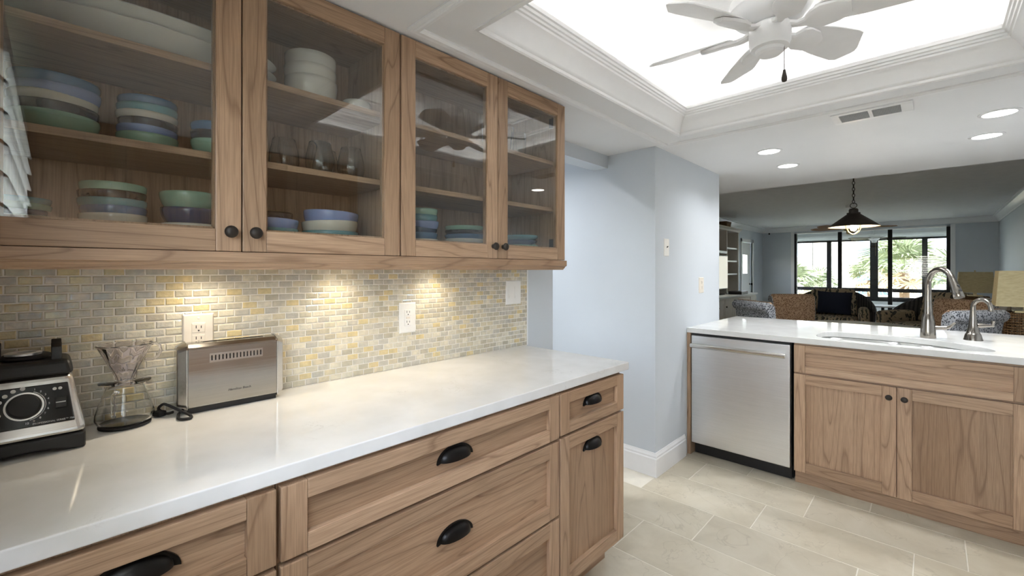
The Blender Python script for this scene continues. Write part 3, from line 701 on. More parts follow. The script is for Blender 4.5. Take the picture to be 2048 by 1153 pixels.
B(-0.006, 0.006, -0.0065, -0.005, -0.013, 0.013).build('toggle_frame', 'plastic_white', t); MB().prism([(-0.005, -0.004), (-0.014, 0.004), (-0.014, 0.009), (-0.005, 0.005)], 'x', -0.0035, 0.0035).build('toggle', 'dark_slot', t)
t = plate('almond wall socket on the pale blue wall above the peninsula', 'socket', 'wall_socket', (XP, 3.446, 1.216), PI / 2, 0.092, 0.122, 'almond')
B(-0.0175, 0.0175, -0.0068, -0.004, -0.034, 0.034).build('insert', 'almond', t); receptacle(t, 0.019, 'almond'); receptacle(t, -0.019, 'almond')

# ------------------------------------------------------------------ blender motor base
t = thing('blender_base', 'black and steel blender motor base with round dial on the worktop', 'blender', (-1.441, -0.048, ZC + 0.0005), PI / 2)
hw = 0.098; D = 0.182
fw_ = [(-hw, 0), (-hw + 0.02, 0)] + [(-hw + 0.02 + (2 * hw - 0.04) * i / 10, 0.010 * math.sin(PI * i / 10)) for i in range(1, 10)] + [(hw - 0.02, 0), (hw, 0), (hw, 0.037), (-hw, 0.037)]
MB().prism(fw_, 'y', 0, D).build('skirt', 'black_plastic', t, bevel=0.005, seg=3)
MB().frustum((-hw - 0.002, hw + 0.002, -0.003, D, 0.037), (-hw + 0.022, hw - 0.022, 0.046, D - 0.02, 0.172)).build('steel_shroud', 'steel_bright', t, bevel=0.014, seg=4)
cap = MB().frustum((-hw + 0.018, hw - 0.018, 0.038, D - 0.012, 0.170), (-hw + 0.026, hw - 0.026, 0.048, D - 0.02, 0.205)).build('top_housing', 'black_plastic', t, bevel=0.010, seg=3)
MB().lathe([(0, 0.205), (0.040, 0.205), (0.044, 0.209), (0.044, 0.213), (0.036, 0.217), (0, 0.217)], 32, (0, 0.112, 0)).build('drive_pad', 'rubber', t, smooth=40)
MB().lathe([(0.022, 0.217), (0.030, 0.217), (0.031, 0.222), (0.026, 0.224), (0.022, 0.222)] + [(0.022, 0.217)], 28, (-0.004, 0.10, 0)).build('drive_ring', 'steel', t, smooth=40)
for x, y in ((0.050, 0.072), (-0.050, 0.072), (0.050, 0.15), (-0.050, 0.15)):
    MB().prism([(y - 0.014, 0.203), (y + 0.014, 0.203), (y + 0.011, 0.238), (y + 0.004, 0.244), (y - 0.010, 0.234)], 'x', x - 0.009, x + 0.009).build('centring_lug', 'black_plastic', t, bevel=0.002)
tilt = math.atan2(0.049, 0.135)
pn = MB().prism([(-0.080, -0.045), (0.080, -0.045), (0.0685, 0.046), (-0.0685, 0.046)], 'y', -0.0035, 0.002).build('control_panel', 'black_gloss', t, bevel=0.002, loc=(0, -0.003 + (0.108 - 0.037) * math.tan(tilt), 0.108), rot=(-tilt, 0, 0))
f = -0.0042
dial = MB().lathe([(0.0, f - 0.016), (0.023, f - 0.016), (0.0255, f - 0.013), (0.0265, f)], 40, (0, 0, 0.002), 'y').build('dial', 'black_plastic', pn, smooth=40)
def ring(r0, r1, a0, a1, y, n=40):
    mb = MB(); vs = []
    for i in range(n + 1):
        a = a0 + (a1 - a0) * i / n
        for r in (r0, r1): vs.append((r * math.sin(a), y, r * math.cos(a)))
    return mb.add(vs, [(2 * i, 2 * i + 1, 2 * i + 3, 2 * i + 2) for i in range(n)])
ring(0.0275, 0.0308, 0, 2 * PI, f - 0.0006).build('dial_ring', 'steel_bright', dial, loc=(0, 0, 0.002))
ring(0.0325, 0.0338, math.radians(25), math.radians(165), f - 0.0002).build('scale_arc', 'print_white', pn, loc=(0, 0, 0.002))
for i in range(10):
    a = math.radians(24 + i * 16.6); text_mesh(str(i + 1), 0.0062, 'number', 'print_white', pn, (0.0385 * math.sin(a), f + 0.0004, 0.002 + 0.0385 * math.cos(a)), (PI / 2, 0, 0))
for i in range(6):
    a = math.radians(-4 - i * 21); MB().lathe([(0, f - 0.0002), (0.0042, f - 0.0002), (0.0042, f + 0.001)], 14, (0.040 * math.sin(a), 0, 0.002 + 0.040 * math.cos(a)), 'y').build('program_icon', 'print_white', pn)
text_mesh('PROFESSIONAL SERIES™ 750', 0.0052, 'lettering', 'print_white', pn, (0.046, f + 0.0004, -0.0395), (PI / 2, 0, 0))
sw = B(0.048, 0.066, f - 0.006, f, -0.012, 0.012).build('power_switch', 'black_plastic', pn, bevel=0.0015); B(0.049, 0.065, f - 0.0064, f - 0.0058, -0.001, 0.001).build('switch_mark', 'print_white', sw)
for x in (0.047, 0.056): MB().lathe([(0, f - 0.0002), (0.0034, f - 0.0002), (0.0034, f + 0.001)], 14, (x, 0, 0.033), 'y').build('indicator_icon', 'print_white', pn)

# ------------------------------------------------------------------ glass carafe and dripper
cx, cy = -1.566, 0.130
t = thing('coffee_carafe', 'clear glass coffee carafe on a round black coaster base beside the toaster', 'carafe', (cx, cy, ZC + 0.0005))
MB().lathe([(0, 0), (0.054, 0), (0.055, 0.002), (0.055, 0.006), (0.053, 0.0075), (0, 0.0075)], 44).build('base_pad', 'rubber', t, smooth=40)
op = [(0, 0.008), (0.050, 0.008), (0.058, 0.013), (0.062, 0.024), (0.061, 0.036), (0.054, 0.060), (0.045, 0.088), (0.039, 0.104), (0.038, 0.110), (0.0405, 0.114)]
ip = [(0.039, 0.114), (0.0362, 0.110), (0.0372, 0.104), (0.0432, 0.088), (0.0522, 0.060), (0.059, 0.036), (0.060, 0.025), (0.056, 0.0155), (0.049, 0.0105), (0, 0.0105)]
MB().lathe(op + ip, 48).build('glass_body', 'glassware', t, smooth=60)
hd = [(0.0, 0, 0)] ; pts = [Vector((0.042 * 0.55, 0.042 * -0.83, 0.100))]
ang = math.radians(-25)
hp = [(0.043, 0.098), (0.056, 0.101), (0.066, 0.094), (0.069, 0.075), (0.068, 0.050), (0.064, 0.040), (0.0605, 0.040)]
MB().tube([(r * math.cos(ang), r * math.sin(ang), z) for r, z in hp], 0.0045, 10).build('handle', 'glassware', t, smooth=60)
t = thing('coffee_dripper', 'clear plastic pour-over cone with wide rim resting on the carafe', 'coffee dripper', (cx, cy, ZC + 0.0005 + 0.1150))
MB().lathe([(0.020, 0), (0.053, 0), (0.0545, 0.0015), (0.0545, 0.004), (0.050, 0.0058), (0.022, 0.0058), (0.020, 0)], 44).build('flange', 'clear_plastic', t, smooth=40)
vs = []; n = 72; prof = [(0.017, 0.006), (0.022, 0.02), (0.036, 0.052), (0.0575, 0.099), (0.060, 0.101), (0.0575, 0.103), (0.053, 0.098), (0.032, 0.051), (0.0185, 0.02), (0.0145, 0.0065)]
mb = MB(); rows = []
for j, (r, z) in enumerate(prof):
    for i in range(n):
        a = 2 * PI * i / n + (z * 4 if j > 5 else 0); rr = r + (0.0013 * math.sin(a * 12 + z * 40) if 5 < j < 10 else 0)
        vs.append((rr * math.cos(a), rr * math.sin(a), z))
m = len(prof)
mb.add(vs, [(j * n + i, j * n + (i + 1) % n, ((j + 1) % m) * n + (i + 1) % n, ((j + 1) % m) * n + i) for j in range(m) for i in range(n)]).build('cone', 'clear_plastic', t, smooth=60)
a = math.radians(62); hp = [(0.056, 0.098), (0.068, 0.102), (0.078, 0.094), (0.080, 0.080), (0.074, 0.066), (0.062, 0.058), (0.044, 0.060)]
MB().tube([(r * math.cos(a), r * math.sin(a), z) for r, z in hp], 0.0036, 10).build('handle', 'clear_plastic', t, smooth=60)

# ------------------------------------------------------------------ toaster
t = thing('toaster', 'brushed steel long-slot toaster with vent grille against the mosaic tiles', 'toaster', (-1.543, 0.382, ZC + 0.0005), PI / 2 + math.radians(-1.0))
L = 0.118; Dp = 0.082; z0, z1 = 0.016, 0.208
pf = [(0.001, z0), (0, z0 + 0.004), (0, 0.184), (0.003, 0.190), (0.016, 0.199), (0.03, 0.2015), (Dp - 0.03, 0.2015), (Dp - 0.016, 0.199), (Dp - 0.003, 0.190), (Dp, 0.184), (Dp, z0)]
bd = MB().prism(pf, 'x', -L, L).build('steel_wrap', 'steel_toaster', t, bevel=0.002)
for s in (-1, 1):
    pe = [(0.004, 0.006), (-0.0015, 0.012), (-0.0015, 0.186), (0.004, 0.196), (0.02, 0.2055), (0.04, z1), (Dp - 0.02, 0.2055), (Dp, 0.19), (Dp + 0.001, 0.012), (Dp - 0.004, 0.006)]
    mb = MB().prism(pe, 'x', s * L, s * (L + 0.024)); k = len(pe)
    for i in range(k):     # chamfer the outer end
        x, y, z = mb.v[k + i]; mb.v[k + i] = (x, Dp / 2 + (y - Dp / 2) * 0.60, 0.11 + (z - 0.11) * 0.86)
    mb.build('end_cap', 'steel_bright', t, bevel=0.004, seg=3)
MB().box(-L + 0.002, L - 0.002, 0.004, Dp - 0.004, 0.0, 0.0165).build('plinth', 'black_plastic', t)
cut(bd, [(-0.078, 0.085, y, y + 0.013, 0.06, 0.25) for y in (0.026, 0.050)] + [(-0.062, 0.072, -0.01, 0.012, 0.147, 0.164)])
for y in (0.026, 0.050): open_box(-0.0779, 0.0849, y + 0.0001, y + 0.0129, 0.0601, 0.1995, 0.0006).build('bread_slot', 'steel_toaster', t)
gr = MB(); gx0, gx1, gz0, gz1 = -0.066, 0.076, 0.142, 0.169
g = B(gx0, gx1, -0.0012, 0.0005, gz0, gz1).build('vent_grille', 'steel_bright', t)
cut(g, [(gx0 + 0.006 + i * (gx1 - gx0 - 0.012) / 14 - 0.0016, gx0 + 0.006 + i * (gx1 - gx0 - 0.012) / 14 + 0.0016, -0.01, 0.01, gz0 + 0.006, gz1 - 0.006) for i in range(15)])
for i in range(15):
    x = gx0 + 0.006 + i * (gx1 - gx0 - 0.012) / 14; B(x - 0.0016, x + 0.0016, 0.010, 0.0115, gz0 + 0.006, gz1 - 0.006).build('vent_dark_back', 'black_plastic', g)  # black plates behind the slots, coloured for the shade inside the toaster
text_mesh('Hamilton Beach', 0.0095, 'lettering', 'print_grey', t, (0.012, -0.0008, 0.052), (PI / 2, 0, 0), shear=0.25)
def sm(pts, n=6):   # Catmull-Rom
    pts = [Vector(p) for p in pts]; out = []
    for i in range(len(pts) - 1):
        p0, p1, p2, p3 = pts[max(0, i - 1)], pts[i], pts[i + 1], pts[min(len(pts) - 1, i + 2)]
        for k in range(n):
            u = k / n; out.append(0.5 * ((2 * p1) + (p2 - p0) * u + (2 * p0 - 5 * p1 + 4 * p2 - p3) * u * u + (3 * p1 - p0 - 3 * p2 + p3) * u ** 3))
    return out + [pts[-1]]
inv = (Matrix.Translation(t.location) @ Matrix.Rotation(t.rotation_euler[2], 4, 'Z')).inverted()
wp = [(-1.565, 0.268, .930), (-1.56, 0.247, .920), (-1.535, 0.240, .919), (-1.508, 0.236, .919), (-1.490, 0.244, .919), (-1.492, 0.262, .919), (-1.515, 0.262, .922), (-1.545, 0.240, .935), (-1.575, 0.222, .945), (-1.598, 0.214, .944), (-1.60, 0.205, .932), (-1.575, 0.218, .922), (-1.56, 0.232, .926)]
cd = MB().tube([inv @ p for p in sm([Vector(p) for p in wp])], 0.0038, 8).build('power_cord', 'rubber', t, smooth=60)
pl = MB().box(-0.011, 0.011, -0.014, 0.014, -0.008, 0.008).build('plug', 'rubber', cd, bevel=0.004, loc=inv @ Vector((-1.585, 0.205, .923)), rot=(0, 0, 0.5))

# ------------------------------------------------------------------ peninsula
YC = 3.173; YD = 3.20
fp = tag(B(XP + 0.001, XP + 0.026, YD - 0.02, 3.78, 0, ZCB - 0.001).build('filler_panel', 'wood_v'), 'narrow wooden panel between pale blue wall and dishwasher', 'panel')
t = thing('dishwasher', 'stainless steel dishwasher with bar handle in the peninsula', 'dishwasher', (-0.951, YD, 0)); w = 0.309
MB().box(-w, w, 0.01, 0.57, 0.10, ZCB - 0.002).box(-w, w, 0.07, 0.57, 0.0, 0.10).build('tub', 'black_plastic', t)
MB().box(-w + 0.002, w - 0.002, -0.022, 0.009, 0.092, 0.862).build('door', 'steel', t, bevel=0.005, seg=3)
B(-w + 0.002, w - 0.002, -0.015, 0.009, 0.8635, 0.8745).build('control_strip', 'black_plastic', t)
B(-w + 0.004, w - 0.004, 0.045, 0.0695, 0.002, 0.098).build('toe_plate', 'black_plastic', t)
h = MB().tube([(-w + 0.012, -0.062, 0.795), (0, -0.062, 0.795), (w - 0.02, -0.062, 0.795)], 0.0155, 18).build('handle', 'steel_bright', t, smooth=50)
for x in (-w + 0.024, w - 0.036): B(x - 0.009, x + 0.009, -0.055, -0.021, 0.787, 0.803).build('handle_post', 'steel_bright', h)
def pbase(label, xa, xb, fr):
    t = thing('base_cabinet', label, 'cabinet', (xa, YD, 0)); w = xb - xa
    B(0, w, 0, 0.57, 0.10, 0.69).build('body', 'wood_v', t); B(0, 0.018, 0, 0.57, 0.69, ZCB - 0.001).build('side_panel', 'wood_v', t); B(w - 0.018, w, 0, 0.57, 0.69, ZCB - 0.001).build('side_panel', 'wood_v', t)
    B(0.018, w - 0.018, 0, 0.018, 0.69, ZCB - 0.001).build('face_rail', 'wood_h', t)
    B(0, w, 0.028, 0.57, 0, 0.10).build('toe_kick', 'wood_h', t)
    return t, w
t, w = pbase('wooden sink cabinet with wide false drawer and two round-knob doors', -0.626, 0.340, None)
front(t, 'drawer', 0.003, w - 0.003, 0.700, 0.868, 0.058, 0.042, horiz=True)
d = front(t, 'door', 0.003, w / 2 - 0.0015, 0.088, 0.690, 0.06, 0.06); knob(d, w / 2 - 0.032, -0.024, 0.632)
d = front(t, 'door', w / 2 + 0.0015, w - 0.003, 0.088, 0.690, 0.06, 0.06); knob(d, w / 2 + 0.032, -0.024, 0.632)
t, w = pbase('wooden base cabinet with one door between sink cabinet and kitchen side wall', 0.343, 0.962, None)
d = front(t, 'door', 0.003, w - 0.003, 0.088, 0.868, 0.06, 0.06); knob(d, 0.035, -0.024, 0.8)
tag(B(XP + 0.028, 0.962, 3.782, 3.80, 0, ZCB - 0.001).build('back_panel', 'wood_v'), 'wooden panel closing the dining side of the peninsula', 'panel')
def round_poly(ctrl, n=8): 
    pts = [Vector((a, b, 0)) for a, b in ctrl]; m = len(pts); out = []
    for i in range(m):
        p0, p1, p2, p3 = pts[i - 1], pts[i], pts[(i + 1) % m], pts[(i + 2) % m]
        for k in range(n):
            u = k / n; out.append(0.5 * ((2 * p1) + (p2 - p0) * u + (2 * p0 - 5 * p1 + 4 * p2 - p3) * u * u + (3 * p1 - p0 - 3 * p2 + p3) * u ** 3))
    return [(p.x, p.y) for p in out]
hole = round_poly([(-0.44, 3.268), (-0.25, 3.264), (-0.02, 3.264), (0.13, 3.268), (0.205, 3.295), (0.232, 3.36), (0.205, 3.45), (0.115, 3.545), (0.0, 3.62), (-0.15, 3.662), (-0.34, 3.668), (-0.46, 3.655), (-0.525, 3.60), (-0.545, 3.48), (-0.535, 3.35), (-0.50, 3.29)], 4)
def slab_with_holes(outer, holes, z0, z1, name, mat, parent=None, bevel=0):
    bm = bmesh.new(); edges = []
    for lp in [outer] + holes:
        vs = [bm.verts.new((x, y, z1)) for x, y in lp]; edges += [bm.edges.new((vs[i], vs[(i + 1) % len(vs)])) for i in range(len(vs))]
    bmesh.ops.triangle_fill(bm, use_beauty=True, edges=edges)
    g = bmesh.ops.extrude_face_region(bm, geom=bm.faces[:]); bmesh.ops.translate(bm, verts=[v for v in g['geom'] if isinstance(v, bmesh.types.BMVert)], vec=(0, 0, z0 - z1))
    bmesh.ops.recalc_face_normals(bm, faces=bm.faces); bmesh.ops.dissolve_limit(bm, angle_limit=0.01, verts=bm.verts, edges=bm.edges)
    me = bpy.data.meshes.new(name); bm.to_mesh(me); bm.free(); return mkobj(name, me, mat, parent, bevel, 3)
ct = slab_with_holes([(XP + 0.001, YC), (0.965, YC), (0.965, 4.28), (XP + 0.001, 4.28)], [hole], ZCB, ZC, 'countertop', 'quartz', None, 0.0025)
tag(ct, 'white quartz peninsula worktop with curved sink cut-out', 'worktop')
sk = thing('sink', 'double bowl stainless steel undermount sink in the peninsula', 'sink', (-0.15, 3.44, 0.70))
def rel(l): return [(x + 0.15, y - 3.44) for x, y in l]
b1 = round_poly([(-0.47, 3.272), (-0.30, 3.268), (-0.165, 3.274), (-0.135, 3.32), (-0.130, 3.45), (-0.140, 3.59), (-0.175, 3.652), (-0.34, 3.664), (-0.46, 3.650), (-0.520, 3.59), (-0.538, 3.47), (-0.53, 3.31)], 4)
b2 = round_poly([(-0.06, 3.272), (0.05, 3.269), (0.16, 3.276), (0.207, 3.302), (0.224, 3.36), (0.198, 3.45), (0.11, 3.535), (0.02, 3.585), (-0.055, 3.575), (-0.084, 3.51), (-0.088, 3.40), (-0.085, 3.30)], 4)
ol = round_poly([(-0.51, 3.245), (-0.2, 3.243), (0.18, 3.245), (0.255, 3.28), (0.262, 3.39), (0.20, 3.52), (0.06, 3.635), (-0.16, 3.692), (-0.47, 3.688), (-0.562, 3.63), (-0.575, 3.45), (-0.565, 3.28)], 4)
slab_with_holes(rel(ol), [rel(b1), rel(b2)], 0.1765, 0.179, 'flange', 'steel_sink', sk)
for lp in (b1, b2):
    lp = rel(lp); n = len(lp); cx_ = sum(p[0] for p in lp) / n; cy_ = sum(p[1] for p in lp) / n; vs = []
    for s, z in ((1, 0.178), (0.985, 0.15), (0.95, 0.03), (0.90, 0.008), (0.82, 0.0)): vs += [(cx_ + (x - cx_) * s, cy_ + (y - cy_) * s, z) for x, y in lp]
    mb = MB().add(vs, [(j * n + i, j * n + (i + 1) % n, (j + 1) * n + (i + 1) % n, (j + 1) * n + i) for j in range(4) for i in range(n)] + [tuple(range(4 * n, 5 * n))])
    o = mb.build('basin', 'steel_sink', sk, smooth=60); sd = o.modifiers.new('s', 'SOLIDIFY'); sd.thickness = 0.0015; sd.offset = 1
    MB().lathe([(0, 0.001), (0.03, 0.001), (0.042, 0.003), (0.045, 0.0005)], 28, (cx_, cy_, 0)).build('drain', 'steel_bright', o, smooth=40)
# pull-down tap
t = thing('kitchen_tap', 'tall brushed nickel pull-down kitchen tap arching over the sink', 'tap', (-0.022, 3.722, ZC + 0.0003))
MB().lathe([(0, 0), (0.0365, 0), (0.0375, 0.004), (0.0365, 0.04), (0.031, 0.10), (0.025, 0.14), (0.0185, 0.155), (0, 0.155)], 36).build('base', 'nickel', t, smooth=50)
dx, dy = 0.105, -0.155; dl = math.hypot(dx, dy); ux, uy = dx / dl, dy / dl; R = dl / 2
pts = [(0, 0, 0.12), (0, 0, 0.2), (0, 0, 0.318 - 0.0)]; zc = 0.422 - R
pts = [(0, 0, 0.12), (0, 0, 0.20), (0, 0, 0.27)] + [(ux * (R - R * math.cos(a)), uy * (R - R * math.cos(a)), zc + R * math.sin(a)) for a in [math.radians(k * 7.5) for k in range(0, 22)]]
MB().tube(pts, [0.023, 0.019, 0.0165] + [0.0155] * 22, 18).build('gooseneck', 'nickel', t, smooth=60)
e = Vector(pts[-1]); dr = (Vector(pts[-1]) - Vector(pts[-2])).normalized()
hd = MB().tube([e, e + dr * 0.03, e + dr * 0.075, e + dr * 0.112, e + dr * 0.115], [0.0165, 0.0195, 0.0225, 0.0245, 0.022], 20).build('spray_head', 'nickel', t, smooth=50)
vw = Vector((-math.sin(TH), math.cos(TH), 0)) * -1
sd_ = (vw - dr * vw.dot(dr)).normalized()
for k, rr in ((0.05, 0.008), (0.078, 0.010)):
    q = Vector((0, 0, 1)).rotation_difference(sd_).to_matrix().to_4x4(); q.translation = e + dr * k + sd_ * 0.0205
    MB().lathe([(0, 0.003), (rr * 0.8, 0.0025), (rr, 0)], 18).xf(q).build('spray_button', 'rubber', hd, smooth=40)
MB().tube([(0.02, 0.0, 0.062), (0.075, 0.01, 0.066), (0.095, 0.012, 0.074), (0.118, 0.013, 0.10)], [0.014, 0.013, 0.009, 0.005], 14).build('lever', 'nickel', t, smooth=60)
t = thing('filter_tap', 'small brushed nickel drinking water tap beside the tall tap', 'tap', (0.172, 3.782, ZC + 0.0003))
MB().lathe([(0, 0), (0.042, 0), (0.040, 0.01), (0.034, 0.035), (0.0325, 0.038), (0.030, 0.04), (0.022, 0.075), (0.016, 0.12), (0.0145, 0.15), (0, 0.15)], 32).build('base', 'nickel', t, smooth=40)
R = 0.042; ux, uy = 0.80, -0.6
pts = [(0, 0, 0.14), (0, 0, 0.17), (0, 0, 0.195)] + [(ux * (R - R * math.cos(a)), uy * (R - R * math.cos(a)), 0.200 + R * math.sin(a)) for a in [math.radians(k * 10) for k in range(1, 17)]]
e = Vector(pts[-1]); pts.append(tuple(e + Vector((ux * 0.006, uy * 0.006, -0.03))))
MB().tube(pts, [0.0145, 0.013, 0.012] + [0.0115] * 17, 16).build('spout', 'nickel', t, smooth=60)
MB().lathe([(0, 0), (0.015, 0), (0.015, 0.008), (0, 0.008)], 20, tuple(e + Vector((ux * 0.006, uy * 0.006, -0.036)))).build('spout_tip', 'nickel', t, smooth=40)
lv_ = MB().tube([(0.016, 0, 0.088), (0.03, 0.004, 0.088), (0.062, 0.008, 0.09), (0.085, 0.01, 0.092)], [0.012, 0.014, 0.009, 0.008], 14).build('lever', 'nickel', t, smooth=60)
MB().tube([(0.080, 0.01, 0.088), (0.081, 0.01, 0.11), (0.082, 0.01, 0.118)], [0.009, 0.007, 0.009], 12).build('lever_handle', 'nickel', lv_, smooth=60)

# opposite run of cabinets that the glass doors mirror
t = thing('wall_cabinet', 'wooden wall cabinet with panelled doors facing the glass cabinets', 'cabinet', (0.645, 1.62, 1.40), -PI / 2)
B(0, 1.80, 0.0, 0.32, 0, ZK - 1.403).build('body', 'wood_v', t)
for i in range(4): d = front(t, 'door', i * 0.45 + 0.002, i * 0.45 + 0.448, 0.003, ZK - 1.41, 0.06, 0.06); knob(d, i * 0.45 + (0.42 if i % 2 == 0 else 0.03), -0.024, 0.05)
t = thing('base_cabinet', 'wooden base cabinet run opposite the long worktop', 'cabinet', (0.36, 1.62, 0), -PI / 2)
B(0, 1.80, 0.0, 0.60, 0.1, ZCB - 0.001).build('body', 'wood_v', t); B(0, 1.80, 0.06, 0.60, 0, 0.1).build('toe_kick', 'wood_h', t)
for i in range(4): d = front(t, 'door', i * 0.45 + 0.002, i * 0.45 + 0.448, 0.11, 0.868, 0.06, 0.06); knob(d, i * 0.45 + (0.42 if i % 2 == 0 else 0.03), -0.024, 0.8)
tag(B(0.335, 0.968, YB + 0.002, 1.63, ZCB, ZC).build('countertop', 'quartz', bevel=0.003, seg=3), 'white quartz worktop opposite the mosaic wall', 'worktop')

# ------------------------------------------------------------------ kitchen ceiling fan
t = thing('ceiling_fan', 'white six-blade ceiling fan with pull chain in the ceiling tray', 'fan', (-0.42, 1.765, 2.095))
MB().lathe([(0, 0.405), (0.07, 0.405), (0.072, 0.385), (0.060, 0.365), (0.040, 0.345), (0.026, 0.335), (0.022, 0.33), (0, 0.33)], 36).build('canopy', 'fan_white', t, smooth=40)
MB().lathe([(0.013, 0.345), (0.013, 0.24), (0.02, 0.235)], 18).build('downrod', 'fan_white', t, smooth=60)
MB().lathe([(0, 0.255), (0.03, 0.255), (0.05, 0.248), (0.085, 0.235), (0.115, 0.215), (0.118, 0.208), (0.128, 0.204), (0.132, 0.190), (0.132, 0.165), (0.126, 0.158), (0.124, 0.150), (0.112, 0.135), (0.095, 0.122), (0.07, 0.112), (0.05, 0.108), (0, 0.108)], 48).build('motor_housing', 'fan_white', t, smooth=30)
sw = MB().lathe([(0, 0.108), (0.060, 0.108), (0.066, 0.100), (0.067, 0.082), (0.066, 0.045), (0.062, 0.038), (0.060, 0.026), (0.046, 0.022), (0.044, 0.012), (0.035, 0.004), (0.0, 0.0)], 44).build('switch_housing', 'fan_white', t, smooth=30)
ir_me = None; bl_me = None
BO = [(0.0, -0.042), (0.05, -0.058), (0.16, -0.072), (0.27, -0.079), (0.300, -0.076), (0.365, -0.012), (0.372, 0.004), (0.366, 0.018), (0.33, 0.062), (0.30, 0.068), (0.16, 0.060), (0.05, 0.046), (0.0, 0.036), (-0.012, 0.018), (-0.012, -0.022)]
for k in range(6):
    a = math.radians(3 + 60 * k); q = Matrix.Rotation(a, 4, 'Z')
    if ir_me is None:
        mb = MB(); seq = [(0.055, 0.020, 0.102), (0.085, 0.014, 0.092), (0.105, 0.017, 0.090), (0.122, 0.036, 0.091), (0.15, 0.046, 0.0925), (0.20, 0.041, 0.0925), (0.232, 0.022, 0.0925)]
        vs = []; pit = math.radians(-20)
        for x, hw, z in seq:
            tw = min(1, max(0, (x - 0.085) / 0.04)) * pit
            for yy, zz in ((-hw, 0), (hw, 0), (hw, -0.010), (hw * 0.7, -0.015), (-hw * 0.7, -0.015), (-hw, -0.010)):
                vs.append((x, yy * math.cos(tw) - zz * math.sin(tw), z + yy * math.sin(tw) + zz * math.cos(tw)))
        n = len(seq); mb.add(vs, [(i * 6 + j, i * 6 + (j + 1) % 6, (i + 1) * 6 + (j + 1) % 6, (i + 1) * 6 + j) for i in range(n - 1) for j in range(6)] + [tuple(range(6)), tuple(range((n - 1) * 6, n * 6))])
        ir_me = mb.mesh('blade_iron', 35); bl = MB().prism(BO, 'z', 0.0, 0.006); bl.v = [(x * 0.83, y * 0.95, z) for x, y, z in bl.v]; bl.xf(Matrix.Translation((0.136, 0, 0.094)) @ Matrix.Rotation(pit, 4, 'X')); bl_me = bl.mesh('blade')
    bo = mkobj('blade', bl_me, 'fan_white', t, bevel=0.002, rot=(0, 0, a)); mkobj('blade_iron', ir_me, 'fan_white', bo)
c = MB().tube([(0.042, -0.0, 0.03), (0.045, 0, 0.024), (0.045, 0, -0.065)], 0.0011, 6).build('pull_chain', 'bronze', sw, rot=(0, 0, 0))
MB().lathe([(0, -0.062), (0.004, -0.064), (0.005, -0.072), (0.0085, -0.088), (0.0095, -0.096), (0.007, -0.104), (0, -0.107)], 18, (0.045, 0, 0)).build('chain_fob', 'bronze', sw, smooth=50)

# ------------------------------------------------------------------ recessed lights and ceiling vent
def recessed(x, y, z, label, power, lens='lamp_lens', light='downlight', grp='recessed kitchen ceiling lights', r=0.062):
    t = thing('recessed_light', label, 'light', (x, y, z - 0.001), 0, grp)
    MB().lathe([(r, 0.001), (r + 0.016, 0.001), (r + 0.016, -0.002), (r + 0.004, -0.005), (r, -0.004), (r, 0.001)], 36).build('trim_ring', 'trim_white', t, smooth=40)
    MB().lathe([(0, -0.002), (r, -0.002), (r, 0.0005), (0, 0.0005)], 36).build('lens', lens, t)
    area(light, (0, 0, -0.008), (0, 0, 0), 0.11, power, (0.95, 0.975, 1.0), t, shape='DISK', spread=math.radians(140))
recessed(-0.795, 3.32, ZK, 'round recessed ceiling light above the dishwasher on the kitchen side', 2.4)
recessed(-0.800, 3.87, ZK, 'round recessed ceiling light above the dishwasher end on the dining side', 2.8)
recessed(0.243, 3.318, ZK, 'round recessed ceiling light above the sink on the kitchen side', 4.8)
recessed(0.23, 3.83, ZK, 'round recessed ceiling light above the small tap on the dining side', 5.2)
recessed(-2.3, 1.75, 2.43, 'round recessed hallway light beyond the wall opening', 12, light='hall_downlight_offscreen')
vx0, vx1, vy0, vy1 = -0.385, -0.068, 2.775, 2.965
t = thing('ceiling_vent', 'white ceiling air vent with two dark louvred grilles', 'vent', ((vx0 + vx1) / 2, (vy0 + vy1) / 2, ZK)); hx, hy = (vx1 - vx0) / 2, (vy1 - vy0) / 2
fr = MB()
for a in ((-hx, hx, -hy, -hy + 0.03), (-hx, hx, hy - 0.03, hy), (-hx, -hx + 0.032, -hy + 0.03, hy - 0.03), (hx - 0.045, hx, -hy + 0.03, hy - 0.03), (-0.010, 0.006, -hy + 0.03, hy - 0.03)): fr.box(a[0], a[1], a[2], a[3], -0.006, 0)
fr.build('frame', 'trim_white', t, bevel=0.0015)
open_box(-hx + 0.0301, hx - 0.0401, -hy + 0.0301, hy - 0.0301, 0.0, 0.30, 0.001, down=True).build('duct', 'duct_metal', t)
for a, b in ((-hx + 0.033, -0.011), (0.007, hx - 0.046)):
    for k in range(8):
        y = -hy + 0.038 + k * (2 * hy - 0.076) / 7; B(a, b, -0.0065, 0.0065, -0.0006, 0.0006).build('slat', 'fan_white', t, loc=(0, y, -0.0045), rot=(math.radians(38), 0, 0))

